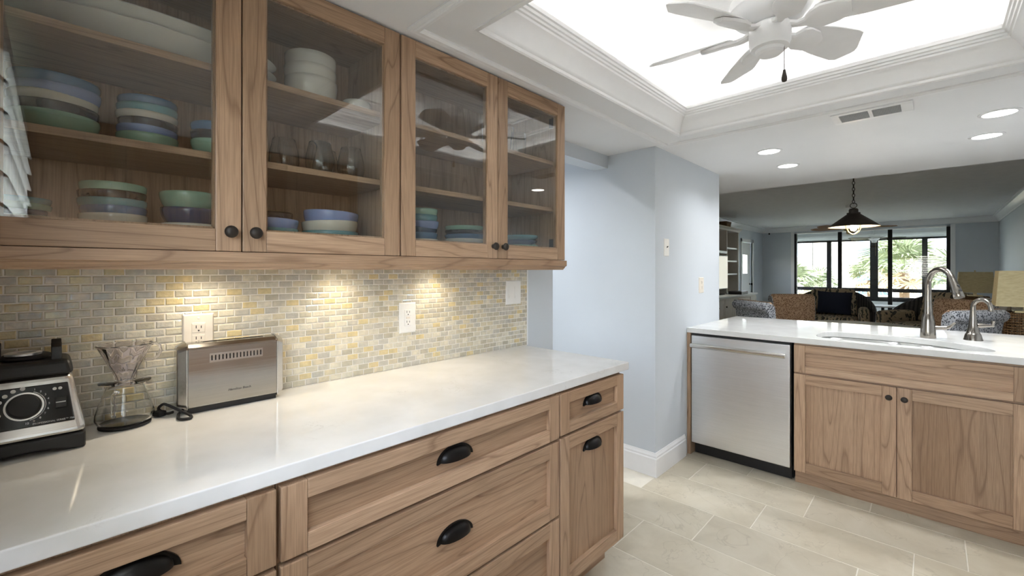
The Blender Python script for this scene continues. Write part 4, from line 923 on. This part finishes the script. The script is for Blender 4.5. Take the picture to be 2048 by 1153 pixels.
# ------------------------------------------------------------------ far opening: sliding door
ds = struct(MB().box(SX0 - 0.075, SX0, YF - 0.012, YF + 0.1, 0, SZ + 0.02).box(SX1, SX1 + 0.075, YF - 0.012, YF + 0.1, 0, SZ + 0.02).build('door_1', 'trim_white'))
def bar(n, x0, x1, y0, y1, z0, z1, mat='frame_dark', p=None): return B(x0, x1, y0, y1, z0, z1).build(n, mat, p)
bar('jamb', SX0, SX0 + 0.05, YF + 0.01, YF + 0.1, 0, SZ, p=ds); bar('jamb', SX1 - 0.06, SX1, YF + 0.01, YF + 0.1, 0, SZ, p=ds)
bar('head', SX0, SX1, YF + 0.01, YF + 0.1, SZ - 0.03, SZ, 'trim_white', ds); bar('threshold', SX0, SX1, YF + 0.01, YF + 0.1, 0, 0.03, p=ds)
for x in (-1.69, -0.755): bar('stile', x, x + 0.08, YF + 0.03, YF + 0.08, 0.03, SZ - 0.03, p=ds)
for a, b in ((SX0 + 0.05, -1.69), (-1.61, -0.755), (-0.675, SX1 - 0.06)):
    bar('bottom_rail', a, b, YF + 0.04, YF + 0.07, 0.03, 0.11, p=ds); bar('glass_pane', a, b, YF + 0.053, YF + 0.057, 0.11, SZ - 0.03, 'door_glass', ds)
# glazed porch beyond
struct(B(XL, XR, YO, YO + 0.12, 0, 0.46).build('wall_porch', 'stucco_white'))
w2 = struct(B(XL, XR, YO, YO + 0.12, 2.22, ZL).build('window_2', 'stucco_white'))
def wb_(n, *a): return bar(n, *a, p=w2)
for x in (-3.3, -2.30, -1.29, -0.212, 0.86): wb_('mullion', x, x + (0.175 if x == -1.29 else 0.11), YO + 0.02, YO + 0.1, 0.46, 2.22)
wb_('sill', XL, XR, YO + 0.01, YO + 0.11, 0.46, 0.58); wb_('sash_rail', XL, XR, YO + 0.03, YO + 0.09, 0.72, 0.82); wb_('head', XL, XR, YO + 0.02, YO + 0.1, 2.17, 2.22)
xs = [-3.19, -2.30, -2.19, -1.29, -1.115, -0.212, -0.102, 0.86]
for i in range(0, 8, 2):
    bar('glass_pane', xs[i], xs[i + 1], YO + 0.058, YO + 0.062, 0.82, 2.17, 'door_glass', w2); bar('glass_pane', xs[i], xs[i + 1], YO + 0.058, YO + 0.062, 0.58, 0.72, 'door_glass', w2)
tag(MB().lathe([(0, XL + 0.1), (0.05, XL + 0.1), (0.05, XR - 0.1), (0, XR - 0.1)], 16, (0, YO - 0.07, 2.30), 'x').build('roller_blind', 'stucco_white', smooth=40), 'white rolled-up blind along the top of the porch windows', 'blind')
# interior door in the side wall
d2 = struct(MB().box(XL - 0.02, XL + 0.018, DY0 - 0.075, DY0, 0, 2.10).box(XL - 0.02, XL + 0.018, DY1, DY1 + 0.075, 0, 2.10).box(XL - 0.02, XL + 0.018, DY0 - 0.075, DY1 + 0.075, 2.03, 2.105).build('door_2', 'trim_white'))
lf = MB(); a, b = DY0 + 0.01, DY1 - 0.01
for q in ((a, a + 0.24, 0.01, 2.02), (b - 0.24, b, 0.01, 2.02), (a + 0.24, b - 0.24, 0.01, 1.25), (a + 0.24, b - 0.24, 1.72, 2.02)): lf.box(XL - 0.09, XL - 0.045, q[0], q[1], q[2], q[3])
lf = lf.build('door_leaf', 'trim_white', d2); B(XL - 0.07, XL - 0.065, a + 0.24, b - 0.24, 1.25, 1.72).build('glass_pane', 'door_glass', lf)
MB().lathe([(0, 0.075), (0.02, 0.072), (0.029, 0.055), (0.022, 0.04), (0.01, 0.035), (0.01, 0.01), (0.026, 0.006), (0.026, 0)], 20, (XL - 0.045, b - 0.07, 0.98), 'x').build('door_knob', 'black_metal', lf, smooth=40)

# ------------------------------------------------------------------ pendant lamp
px, py = -0.56, 5.4
t = thing('pendant_lamp', 'dark bronze cone pendant lamp on a chain above the dining table', 'lamp', (px, py, 1.682))
MB().lathe([(0.205, 0.072), (0.205, 0.076), (0.054, 0.196), (0.050, 0.200), (0.0, 0.202)], 48).build('shade', 'bronze', t, smooth=30)
MB().lathe([(0.2035, 0.0735), (0.052, 0.1935), (0.0, 0.197)], 48).build('shade_lining', 'porcelain', t, smooth=60)
MB().lathe([(0.054, 0.197), (0.054, 0.210), (0.038, 0.212), (0.038, 0.240), (0.030, 0.250), (0.012, 0.254), (0, 0.255)], 32).build('socket_cap', 'bronze', t, smooth=30)
ringp = [(0.026 * math.cos(a), 0, 0.281 + 0.024 * math.sin(a)) for a in [2 * PI * i / 20 for i in range(20)]]
MB().tube(ringp, 0.0035, 8, True).build('hanging_ring', 'bronze', t, smooth=60)
link = [(0.010 * math.cos(a) , 0, 0.019 * math.sin(a)) for a in [2 * PI * i / 14 for i in range(14)]]
lm = MB().tube(link, 0.003, 6, True).mesh('chain_link', 60)
for k in range(15): mkobj('chain_link', lm, 'bronze', t, loc=(0, 0, 0.318 + k * 0.0305), rot=(0, 0, (k % 2) * PI / 2 + 0.4))
MB().lathe([(0, 0.767), (0.06, 0.767), (0.06, 0.76), (0.02, 0.742), (0, 0.742)], 28).build('ceiling_rose', 'bronze', t, smooth=40)
for k in range(4):
    a = PI / 4 + k * PI / 2; MB().tube([(r * math.cos(a), r * math.sin(a), z) for r, z in ((0.085, 0.10), (0.075, 0.06), (0.055, 0.025), (0.02, 0.003), (0, 0.001))], 0.003, 6).build('cage_wire', 'brass_pale', t, smooth=60)
MB().lathe([(0, 0.03), (0.02, 0.038), (0.03, 0.06), (0.024, 0.09), (0.014, 0.12), (0.014, 0.16), (0, 0.16)], 24).build('light_bulb', 'bulb', t, smooth=60)
l = bpy.data.lights.new('pendant', 'POINT'); l.energy = 5; l.color = (1, 0.8, 0.55); l.shadow_soft_size = 0.04
lo = bpy.data.objects.new('pendant_light', l); COL.objects.link(lo); lo.parent = t; lo.location = (0, 0, 0.02)

# ------------------------------------------------------------------ dining set
t = thing('dining_table', 'round dark wooden dining table under the pendant lamp', 'table', (-0.55, 5.9, 0))
MB().lathe([(0, 0.71), (0.52, 0.71), (0.55, 0.722), (0.55, 0.735), (0.54, 0.742), (0, 0.742)], 56).build('tabletop', 'dark_wood', t, smooth=30)
MB().lathe([(0.30, 0), (0.30, 0.03), (0.10, 0.07), (0.06, 0.2), (0.07, 0.5), (0.12, 0.68), (0.12, 0.71)], 32).build('pedestal', 'dark_wood', t, smooth=30)
def dining_chair(label, x, y, rz):
    t = thing('dining_chair', label, 'chair', (x, y, 0), rz, 'upholstered dining chairs')
    o = MB().box(-0.25, 0.25, -0.24, 0.24, 0.30, 0.48).build('seat', 'spot_tan', t, bevel=0.03, seg=3)
    # back shell: rolled over at the top, wider shoulders
    sec = [(0.18, 0.40), (0.17, 0.60), (0.185, 0.80), (0.205, 0.93), (0.215, 0.985), (0.245, 1.01), (0.29, 1.01), (0.322, 0.985), (0.328, 0.955), (0.31, 0.925), (0.285, 0.905), (0.27, 0.80), (0.255, 0.60), (0.26, 0.30), (0.20, 0.30)]
    wd = lambda z: 0.245 + 0.04 * max(0, (z - 0.4) / 0.6)
    def shell(sec, s):
        n = len(sec); vs = [(k * wd(z) * s, y_, z) for k in (-1, -0.92, 0.92, 1) for y_, z in sec]
        for i in range(n):
            for kk in (0, 3):
                x_, y_, z_ = vs[kk * n + i]; vs[kk * n + i] = (x_, y_ * 0.82 + 0.235 * 0.18, z_ if z_ < 0.9 else z_ - (z_ - 0.9) * 0.15)
        return MB().add(vs, [(k * n + i, k * n + (i + 1) % n, (k + 1) * n + (i + 1) % n, (k + 1) * n + i) for k in range(3) for i in range(n)] + [tuple(range(n)), tuple(range(3 * n, 4 * n))])
    shell(sec, 1).build('backrest', 'spot_grey', t, smooth=40)
    fs_ = [(0.176, 0.44), (0.165, 0.60), (0.180, 0.80), (0.199, 0.93), (0.209, 0.987), (0.240, 1.016), (0.262, 1.018), (0.262, 1.006), (0.21, 0.96), (0.19, 0.80), (0.178, 0.60), (0.19, 0.44)]
    shell(fs_, 0.97).build('backrest_front', 'spot_tan', t, smooth=40)
    for sx in (-1, 1):
        MB().frustum((sx * 0.22 - 0.016, sx * 0.22 + 0.016, -0.22, -0.188, 0), (sx * 0.22 - 0.022, sx * 0.22 + 0.022, -0.226, -0.182, 0.31)).build('leg', 'dark_wood', t)
        MB().frustum((sx * 0.22 - 0.016, sx * 0.22 + 0.016, 0.235, 0.267, 0), (sx * 0.22 - 0.022, sx * 0.22 + 0.022, 0.195, 0.24, 0.31)).build('leg', 'dark_wood', t)
def face(x, y): return math.atan2(5.9 - y, -0.55 - x) + PI / 2
for lab, x, y, dr in (('grey speckled dining chair with rolled back nearest the white wall unit', -1.175, 5.20, 0.0), ('dining chair showing its tan speckled front between grey chair and floral armchair', -1.17, 6.55, 0.0),
                      ('grey speckled dining chair with rolled back standing behind the tall tap', 0.03, 5.25, 0.25), ('dining chair showing its tan front behind the grey chair near the lamps', 0.06, 6.55, 0.0)):
    dining_chair(lab, x, y, face(x, y) + dr)

# ------------------------------------------------------------------ sitting area
def armchair(label, x, y, rz, shell=True):
    t = thing('armchair', label, 'armchair', (x, y, 0), rz, 'floral armchairs')
    n = 28; vs = []
    for i in range(n + 1):       # wicker barrel frame
        a = PI * (-0.10) + PI * 1.20 * i / n; top = 0.58 + 0.38 * max(0, math.sin(a)) ** 0.9
        for r, z in ((0.55, 0.08), (0.60, top - 0.03), (0.58, top), (0.545, top - 0.02), (0.50, 0.08)): vs.append((r * math.cos(a) * 1.12, r * math.sin(a), z))
    MB().add(vs, [(i * 5 + j, i * 5 + (j + 1) % 5, (i + 1) * 5 + (j + 1) % 5, (i + 1) * 5 + j) for i in range(n) for j in range(5)] + [tuple(range(5)), tuple(range(n * 5, n * 5 + 5))]).build('wicker_frame', 'wicker_grey', t, smooth=45)
    B(-0.46, 0.46, -0.42, 0.40, 0.08, 0.26).build('base', 'wicker_grey', t)
    subsurf(MB().box(-0.40, 0.40, -0.50, 0.30, 0.26, 0.46).build('seat_cushion', 'floral', t, bevel=0.05, seg=2), 1)
    subsurf(MB().frustum((-0.40, 0.40, 0.22, 0.44, 0.44), (-0.36, 0.36, 0.34, 0.50, 0.96)).build('back_cushion', 'floral', t, bevel=0.05, seg=2), 1)
    for s in (-1, 1): subsurf(MB().box(s * 0.48 - 0.09, s * 0.48 + 0.09, -0.48, 0.28, 0.24, 0.64).build('arm', 'floral', t, bevel=0.07, seg=2), 1)
    return t
armchair('floral armchair with wicker frame and navy cushion before the glass doors', -1.42, 10.5, math.radians(6))
armchair('floral armchair with wicker frame beside the far table lamp', -0.02, 10.05, math.radians(-34))
def pillow(name, label, mat, loc, rot, w, h, d=0.14):
    mb = MB(); n = 10; vs = []
    for s in (-1, 1):
        for i in range(n + 1):
            for j in range(n + 1):
                u, v = 2 * i / n - 1, 2 * j / n - 1; th = max(0, (1 - u * u) * (1 - v * v)) ** 0.42
                e = 1 - 0.07 * (u * u * (1 - v * v) + v * v * (1 - u * u)) ; vs.append((u * w / 2 * (1 - 0.06 * (1 - v * v)), s * d / 2 * th, v * h / 2 * (1 - 0.06 * (1 - u * u))))
    k = (n + 1) ** 2; mb.add(vs, [(s * k + i * (n + 1) + j, s * k + (i + 1) * (n + 1) + j, s * k + (i + 1) * (n + 1) + j + 1, s * k + i * (n + 1) + j + 1) for s in (0, 1) for i in range(n) for j in range(n)])
    return tag(mb.build(name, mat, smooth=80, loc=loc, rot=rot), label, 'cushion')
pillow('throw_cushion', 'navy blue throw cushion leaning on the floral armchair', 'navy_fabric', (-1.40, 10.60, 0.69), (math.radians(-14), 0.03, 0.05), 0.56, 0.45)
t = thing('side_table', 'small white round side table on a dark stem by the glass doors', 'table', (-0.735, 11.62, 0))
MB().lathe([(0, 0.59), (0.305, 0.59), (0.315, 0.597), (0.315, 0.61), (0.305, 0.616), (0, 0.616)], 44).build('tabletop', 'paint_white', t, smooth=30)
MB().lathe([(0, 0.59), (0.025, 0.59), (0.025, 0.02), (0.18, 0.015), (0.18, 0), (0, 0)], 28).build('stem', 'black_metal', t, smooth=30)
# sofa against the side wall, end tables with lamps
t = thing('sofa', 'pale linen sofa along the side wall between two table lamps', 'sofa', (0.50, 7.90, 0), -PI / 2)
B(-0.78, 0.78, -0.40, 0.43, 0.06, 0.30).build('base', 'sofa_linen', t, bevel=0.02)
for x in (-0.39, 0.39): B(x - 0.38, x + 0.38, -0.42, 0.22, 0.301, 0.47).build('seat_cushion', 'sofa_linen', t, bevel=0.05, seg=3); 
for x in (-0.39, 0.39): MB().frustum((x - 0.38, x + 0.38, 0.15, 0.32, 0.44), (x - 0.37, x + 0.37, 0.24, 0.36, 0.88)).build('back_cushion', 'sofa_linen', t, bevel=0.05, seg=3)
B(-0.78, 0.78, 0.33, 0.445, 0.30, 0.82).build('backrest', 'sofa_linen', t, bevel=0.04, seg=3)
for x in (-0.86, 0.86): B(x - 0.08, x + 0.08, -0.42, 0.44, 0.06, 0.62).build('arm', 'sofa_linen', t, bevel=0.05, seg=3)
pillow('throw_cushion', 'black woven throw cushion at the sofa end nearest the peninsula', 'black_fabric', (0.42, 7.25, 0.695), (math.radians(-10), math.radians(8), math.radians(15)), 0.44, 0.44, 0.12)
pillow('throw_cushion', 'white and beige striped cushion propped on the pale sofa', 'striped', (0.50, 7.9, 0.745), (math.radians(-12), 0, math.radians(-60)), 0.52, 0.52, 0.16)
def lamp(label, x, y, tz, label2, seedk, h0=0.0):
    e = thing('end_table', label2, 'table', (x, y, 0)); B(-0.18, 0.18, -0.18, 0.18, tz - 0.03, tz).build('tabletop', 'dark_wood', e, bevel=0.004)
    for a in (-0.155, 0.155):
        for b in (-0.155, 0.155): B(a - 0.02, a + 0.02, b - 0.02, b + 0.02, 0, tz - 0.03).build('leg', 'dark_wood', e)
    t = thing('table_lamp', label, 'lamp', (x, y, tz + 0.0005))
    rnd = random.Random(seedk); R0, R1, hh = 0.105, 0.135, 0.36 + h0
    mb = MB()   # woven basket: horizontal strands weaving round uprights
    rows = 17
    for k in range(rows):
        z = 0.01 + k * (hh - 0.02) / (rows - 1); r = R0 + (R1 - R0) * (z / hh) ** 0.7 if z < hh * 0.75 else R1 - 0.01 * (z / hh - 0.75)
        pts = []
        for i in range(48):
            a = 2 * PI * i / 48; q = abs(math.cos(a)) ** 4 + abs(math.sin(a)) ** 4; q = q ** -0.25
            rr = r * q + 0.006 * math.sin(a * 12 + PI * (k % 2)); pts.append((rr * math.cos(a), rr * math.sin(a), z + rnd.uniform(-.003, .003)))
        mb.tube(pts, rnd.uniform(0.006, 0.0085), 5, True)
    mb.build('basket_strands', 'strand', t, smooth=70)
    mb = MB()
    for i in range(24):
        a = 2 * PI * (i + 0.5) / 24; q = (abs(math.cos(a)) ** 4 + abs(math.sin(a)) ** 4) ** -0.25
        mb.tube([((R0 + (R1 - R0) * u ** 0.7 * 0.9) * q * math.cos(a), (R0 + (R1 - R0) * u ** 0.7 * 0.9) * q * math.sin(a), u * hh) for u in (0.01, 0.35, 0.7, 1.0)], 0.005, 5)
    mb.build('basket_uprights', 'strand', t, smooth=70)
    B(-0.075, 0.075, -0.075, 0.075, hh, hh + 0.018).build('cap_plate', 'brass_pale', t, bevel=0.003)
    B(-0.018, 0.018, -0.018, 0.018, hh + 0.018, hh + 0.075).build('neck', 'brass_pale', t)
    z0 = hh + 0.055; z1 = z0 + 0.29
    q = lambda s, z: [(-s, -s, z), (s, -s, z), (s, s, z), (-s, s, z)]
    vs = q(0.185, z0) + q(0.165, z1) + q(0.162, z1) + q(0.182, z0)
    sh = MB().add(vs, [(a * 4 + i, a * 4 + (i + 1) % 4, ((a + 1) % 4) * 4 + (i + 1) % 4, ((a + 1) % 4) * 4 + i) for a in range(4) for i in range(4)]).build('lamp_shade', 'linen_shade', t)
    MB().tube([(0, 0, hh + 0.07), (0, 0, z1 - 0.005)], 0.004, 6).build('harp', 'brass_pale', t)
    B(-0.163, 0.163, -0.002, 0.002, z1 - 0.008, z1 - 0.004).build('spider', 'brass_pale', t)
    MB().lathe([(0, 0.03), (0.008, 0.026), (0.010, 0.018), (0.006, 0.010), (0.012, 0.004), (0.012, 0), (0, 0)], 16, (0, 0, z1 - 0.004)).build('finial', 'brass_pale', t, smooth=40)
lamp('table lamp with square linen shade and woven basket base nearest the peninsula', 0.555, 5.52, 0.62, 'dark end table under the lamp nearest the peninsula', 3)
lamp('table lamp with square linen shade and woven basket base beyond the sofa', 0.43, 9.05, 0.58, 'dark end table beyond the sofa', 4, 0.02)

# ------------------------------------------------------------------ white wall unit with television
y0, y1 = 7.2, 10.1
t = thing('wall_unit', 'white built-in wall unit with drawers below and open shelves above', 'wall unit', (-2.66, y0, 0), PI / 2); w = y1 - y0
B(0, w, 0, 0.675, 0.0, 0.83).build('base_body', 'hutch_white', t); B(-0.0, w + 0.03, -0.03, 0.675, 0.83, 0.865).build('ledge', 'trim_white', t, bevel=0.004)
ux = [0.0, 0.55, 0.95, 1.45, 1.95, 2.45, 2.87]
for i in range(6):
    a, b = ux[i] + 0.01, ux[i + 1] - 0.01
    if i in (4,):
        for z0_, z1_ in ((0.55, 0.80), (0.30, 0.53), (0.06, 0.28)):
            d = B(a, b, -0.018, -0.0005, z0_, z1_).build('drawer', 'hutch_white', t, bevel=0.003); B(a + 0.05, b - 0.05, -0.020, -0.0175, z0_ + 0.05, z1_ - 0.05).build('drawer_panel', 'hutch_white', d); cup(d, (a + b) / 2, -0.018, (z0_ + z1_) / 2)
    else:
        d = B(a, b, -0.018, -0.0005, 0.06, 0.80).build('door', 'hutch_white', t, bevel=0.003); knob(d, a + 0.05, -0.018, 0.68)
        for q in ((a, a + 0.06, 0.06, 0.80), (b - 0.06, b, 0.06, 0.80), (a + 0.06, b - 0.06, 0.06, 0.12), (a + 0.06, b - 0.06, 0.74, 0.80)): B(q[0], q[1], -0.022, -0.0185, q[2], q[3]).build('door_frame', 'hutch_white', d)
uy = 0.29; yt = 2.12; 
B(0, w - 0.13, 0.655, 0.675, 0.866, yt).build('back_panel', 'hutch_back', t)
vxs = [0.0, 0.55, 1.95, 2.05, w - 0.17]
for x in (0.0, 0.55, 2.02, w - 0.17): B(x, x + 0.04, uy, 0.655, 0.866, yt).build('upright', 'hutch_white', t)
for z in (1.235, 1.50, 1.76): B(2.06, w - 0.17, uy + 0.02, 0.655, z, z + 0.03).build('shelf', 'trim_white', t); B(0.04, 0.55, uy + 0.02, 0.655, z, z + 0.03).build('shelf', 'trim_white', t)
B(0.59, 2.02, uy, 0.655, 1.66, 1.71).build('shelf', 'trim_white', t); B(1.40, 1.44, uy, 0.655, 1.71, yt).build('upright', 'hutch_white', t)
MB().prism([(0.675, yt), (uy - 0.01, yt), (uy - 0.03, yt + 0.03), (uy - 0.06, yt + 0.05), (uy - 0.06, yt + 0.07), (0.675, yt + 0.07)], 'x', -0.01, w - 0.11).build('cornice', 'hutch_white', t)
tv = thing('television', 'flat television with an evenly pale glowing screen on the white wall unit', 'television', (-2.93, 8.66, 0.9), PI / 2)
B(-0.56, 0.56, 0.0, 0.05, 0.06, 0.72).build('casing', 'screen_frame', tv, bevel=0.006); B(-0.54, 0.54, -0.003, 0.0, 0.08, 0.70).build('screen', 'screen_glow', tv); B(-0.2, 0.2, -0.06, 0.12, -0.034, -0.02).build('foot', 'screen_frame', tv); B(-0.05, 0.05, 0.03, 0.05, -0.02, 0.07).build('neck', 'screen_frame', tv)
tag(MB().box(-2.86, -2.62, 9.02, 9.42, 0.866, 0.925).build('media_box', 'screen_frame', bevel=0.008), 'flat black media box below the television on the wall unit', 'media player')
tag(MB().frustum((-3.2, -3.0, 9.35, 9.6, yt + 0.071), (-3.22, -2.98, 9.33, 9.62, yt + 0.2)).build('storage_basket', 'strand', bevel=0.01), 'small brown basket on top of the white wall unit', 'basket')

# ------------------------------------------------------------------ ceiling fans of the sitting room and the porch
def fan(label, x, y, zt, zh, r, n, bm, hm, a0, drop):
    t = thing('ceiling_fan', label, 'fan', (x, y, zh)); top = zt - zh
    MB().lathe([(0, top), (0.07, top), (0.06, top - 0.05), (0.015, top - 0.06), (0.015, 0.15)], 24).build('downrod', 'fan_white', t, smooth=35)
    MB().lathe([(0.016, 0.15), (0.05, 0.14), (0.12, 0.11), (0.125, 0.05), (0.09, 0.02), (0.06, 0.0), (0.05, -0.05), (0, -0.06)], 32).build('motor_housing', hm, t, smooth=35)
    me = MB().prism([(0.10, -0.05), (0.3 * r, -0.085), (0.85 * r, -0.085), (r, -0.03), (r, 0.03), (0.85 * r, 0.075), (0.3 * r, 0.07), (0.10, 0.05)], 'z', 0, 0.008).xf(Matrix.Rotation(0.2, 4, 'X')).mesh('blade')
    for k in range(n): mkobj('blade', me, bm, t, loc=(0, 0, 0.06), rot=(0, 0, a0 + 2 * PI * k / n))
    MB().tube([(0.03, -0.04, -0.05), (0.03, -0.04, -drop)], 0.002, 5).build('pull_chain', 'brass_pale', t)
fan('ceiling fan with tan cane blades over the sitting area', -1.02, 9.4, ZL, 2.00, 0.62, 5, 'cane_blade', 'brass_pale', 0.3, 0.35)
fan('white ceiling fan with dark blades in the glazed porch', -1.10, 14.7, ZL, 2.10, 0.62, 5, 'grey_blade', 'fan_white', 0.05, 0.4)
tag(MB().lathe([(0, 0), (0.018, 0), (0.018, -0.03), (0.012, -0.04), (0, -0.04)], 16).build('wall_sensor', 'black_plastic', smooth=40, loc=(-3.17, YF - 0.03, 2.325)), 'tiny black sensor under the crown moulding left of the glass doors', 'sensor')

# ------------------------------------------------------------------ outside
struct(B(-60, 60, YO + 0.3, 90, -3.3, -3.0).build('ground', 'lawn')); struct(B(-60, 60, -70, -0.4, -3.3, -3.0).build('ground', 'lawn')); struct(B(-60, -3.6, -0.4, YO + 0.3, -3.3, -3.0).build('ground', 'lawn'))
t = thing('apartment_building', 'cream sided building with blue windows beyond the palms', 'building', (-3.9, 31, -3.0))
B(-1.2, 6.6, 0, 8, 0, 8.2).build('siding_wall', 'siding', t)
for x0_, x1_, z0_, z1_ in ((0.85, 2.3, 4.9, 6.0), (0.85, 2.3, 3.0, 4.2), (3.4, 4.8, 4.9, 6.0), (3.4, 4.8, 3.0, 4.2), (0.85, 2.3, 0.6, 1.9)):
    f_ = B(x0_ - 0.08, x1_ + 0.08, -0.04, 0.0, z0_ - 0.08, z1_ + 0.08).build('window', 'stucco_white', t)
    for a, b in ((x0_, (x0_ + x1_) / 2 - 0.02), ((x0_ + x1_) / 2 + 0.02, x1_)): B(a, b, -0.06, -0.03, z0_, z1_).build('pane', 'window_far', f_)
B(-0.6, 0.15, -0.06, 0, 2.9, 4.9).build('door', 'stucco_white', t)
t = thing('balcony_wing', 'white building wing with balconies and blue glass behind the left palm', 'building', (-7.6, 29, -3.0))
B(0, 2.45, 0.6, 6, 0, 8).build('wall', 'stucco_white', t)
for z in (2.3, 4.55): B(-0.2, 2.1, -0.5, 0.6, z, z + 0.55).build('balcony', 'stucco_white', t); 
for z in (2.9, 5.15): B(0.1, 2.0, 0.55, 0.6, z, z + 1.1).build('glass_door', 'window_far', t)
B(2.2, 2.45, -0.5, 0.6, 0, 8).build('pillar', 'stucco_white', t); B(-0.3, 2.5, -0.6, 6, 6.4, 6.7).build('roof', 'roof_grey', t)
t = thing('grey_roof_building', 'grey roofed building behind the large palm', 'building', (-0.3, 27, -3.0))
B(0.0, 4.5, 0, 6, 0, 4.2).build('wall', 'stucco_white', t); MB().prism([(-0.5, 4.1), (-0.5, 4.25), (2.4, 7.2), (6.4, 7.2), (6.4, 4.1)], 'x', -0.3, 2.05).build('roof', 'roof_grey', t)
B(2.08, 4.5, -0.3, 5, 4.2, 9).build('tower', 'stucco_white', t)
for k in range(7): B(0.4, 1.9, -0.03, 0.0, 2.9 + k * 0.16, 2.98 + k * 0.16).build('siding_board', 'roof_grey', t)
# fan palms
def frond_mesh(nb, ln, seed):
    rnd = random.Random(seed); mb = MB()
    mb.tube([(0, 0, 0), (0.25 * ln, 0, 0.06 * ln), (0.5 * ln, 0, 0.06 * ln)], [0.025, 0.018, 0.012], 4)
    for i in range(nb):
        a = math.radians(-105 + 210 * i / (nb - 1)) + rnd.uniform(-.05, .05); L_ = ln * 0.62 * rnd.uniform(0.8, 1.05); w = 0.026
        o = Vector((0.5 * ln, 0, 0.06 * ln)); d = Vector((math.cos(a), math.sin(a), 0.1)); s = Vector((-math.sin(a), math.cos(a), 0)) * w
        m_ = o + d * L_ * 0.55 + Vector((0, 0, -0.02)); e = o + d * L_ + Vector((0, 0, -0.22 * ln * rnd.uniform(0.5, 1.3)))
        u = Vector((0, 0, 0.012))
        mb.add([o - s * 0.4, o + s * 0.4, m_ + s, m_ + u, m_ - s, e], [(0, 1, 2, 3), (0, 3, 4), (4, 3, 5), (3, 2, 5)])
    return mb.mesh('frond')
fg = [frond_mesh(17, 1.15, s) for s in (1, 2, 3)]; fd = [frond_mesh(13, 0.95, s) for s in (4, 5)]
def palm(label, x, y, zc, scale, seed):
    rnd = random.Random(seed); t = thing('fan_palm', label, 'palm tree', (x, y, -3.0), 0, 'fan palms outside the porch'); hgt = zc + 3.0
    MB().tube([(0.1, 0, 0), (0.03, 0, hgt * 0.5), (0, 0, hgt)], [0.2, 0.16, 0.13], 10).build('trunk', 'palm_trunk', t, smooth=60)
    for k in range(34):
        a = k * 2.4 + rnd.uniform(-.2, .2); el = math.radians(78 - 118 * (k / 33)) + rnd.uniform(-.1, .1); dry = k > 24
        me = rnd.choice(fd if dry else fg)
        o = bpy.data.objects.new('frond', me); COL.objects.link(o); o.parent = t
        if not me.materials: me.materials.append(M['palm_dry' if dry else 'palm_green'])
        o.location = (0, 0, hgt + (0.1 if not dry else -0.05)); o.rotation_euler = (rnd.uniform(-.4, .4), -el, a); s = scale * rnd.uniform(0.85, 1.1); o.scale = (s, s, s)
palm('large fan palm with dry lower fronds seen through the glass doors', -0.75, 21.0, 1.25, 1.30, 1)
palm('dry fan palm left of the cream building', -4.15, 20.5, 0.55, 1.05, 2)
palm('short fan palm half hidden by the window frame', -3.6, 23.4, 0.5, 0.85, 3)
palm('fan palm at the window edge beside the white tower', 0.50, 18.4, 0.80, 1.00, 4)
palm('fan palm between the cream building and the large palm', -1.95, 24.6, 0.9, 1.0, 5)
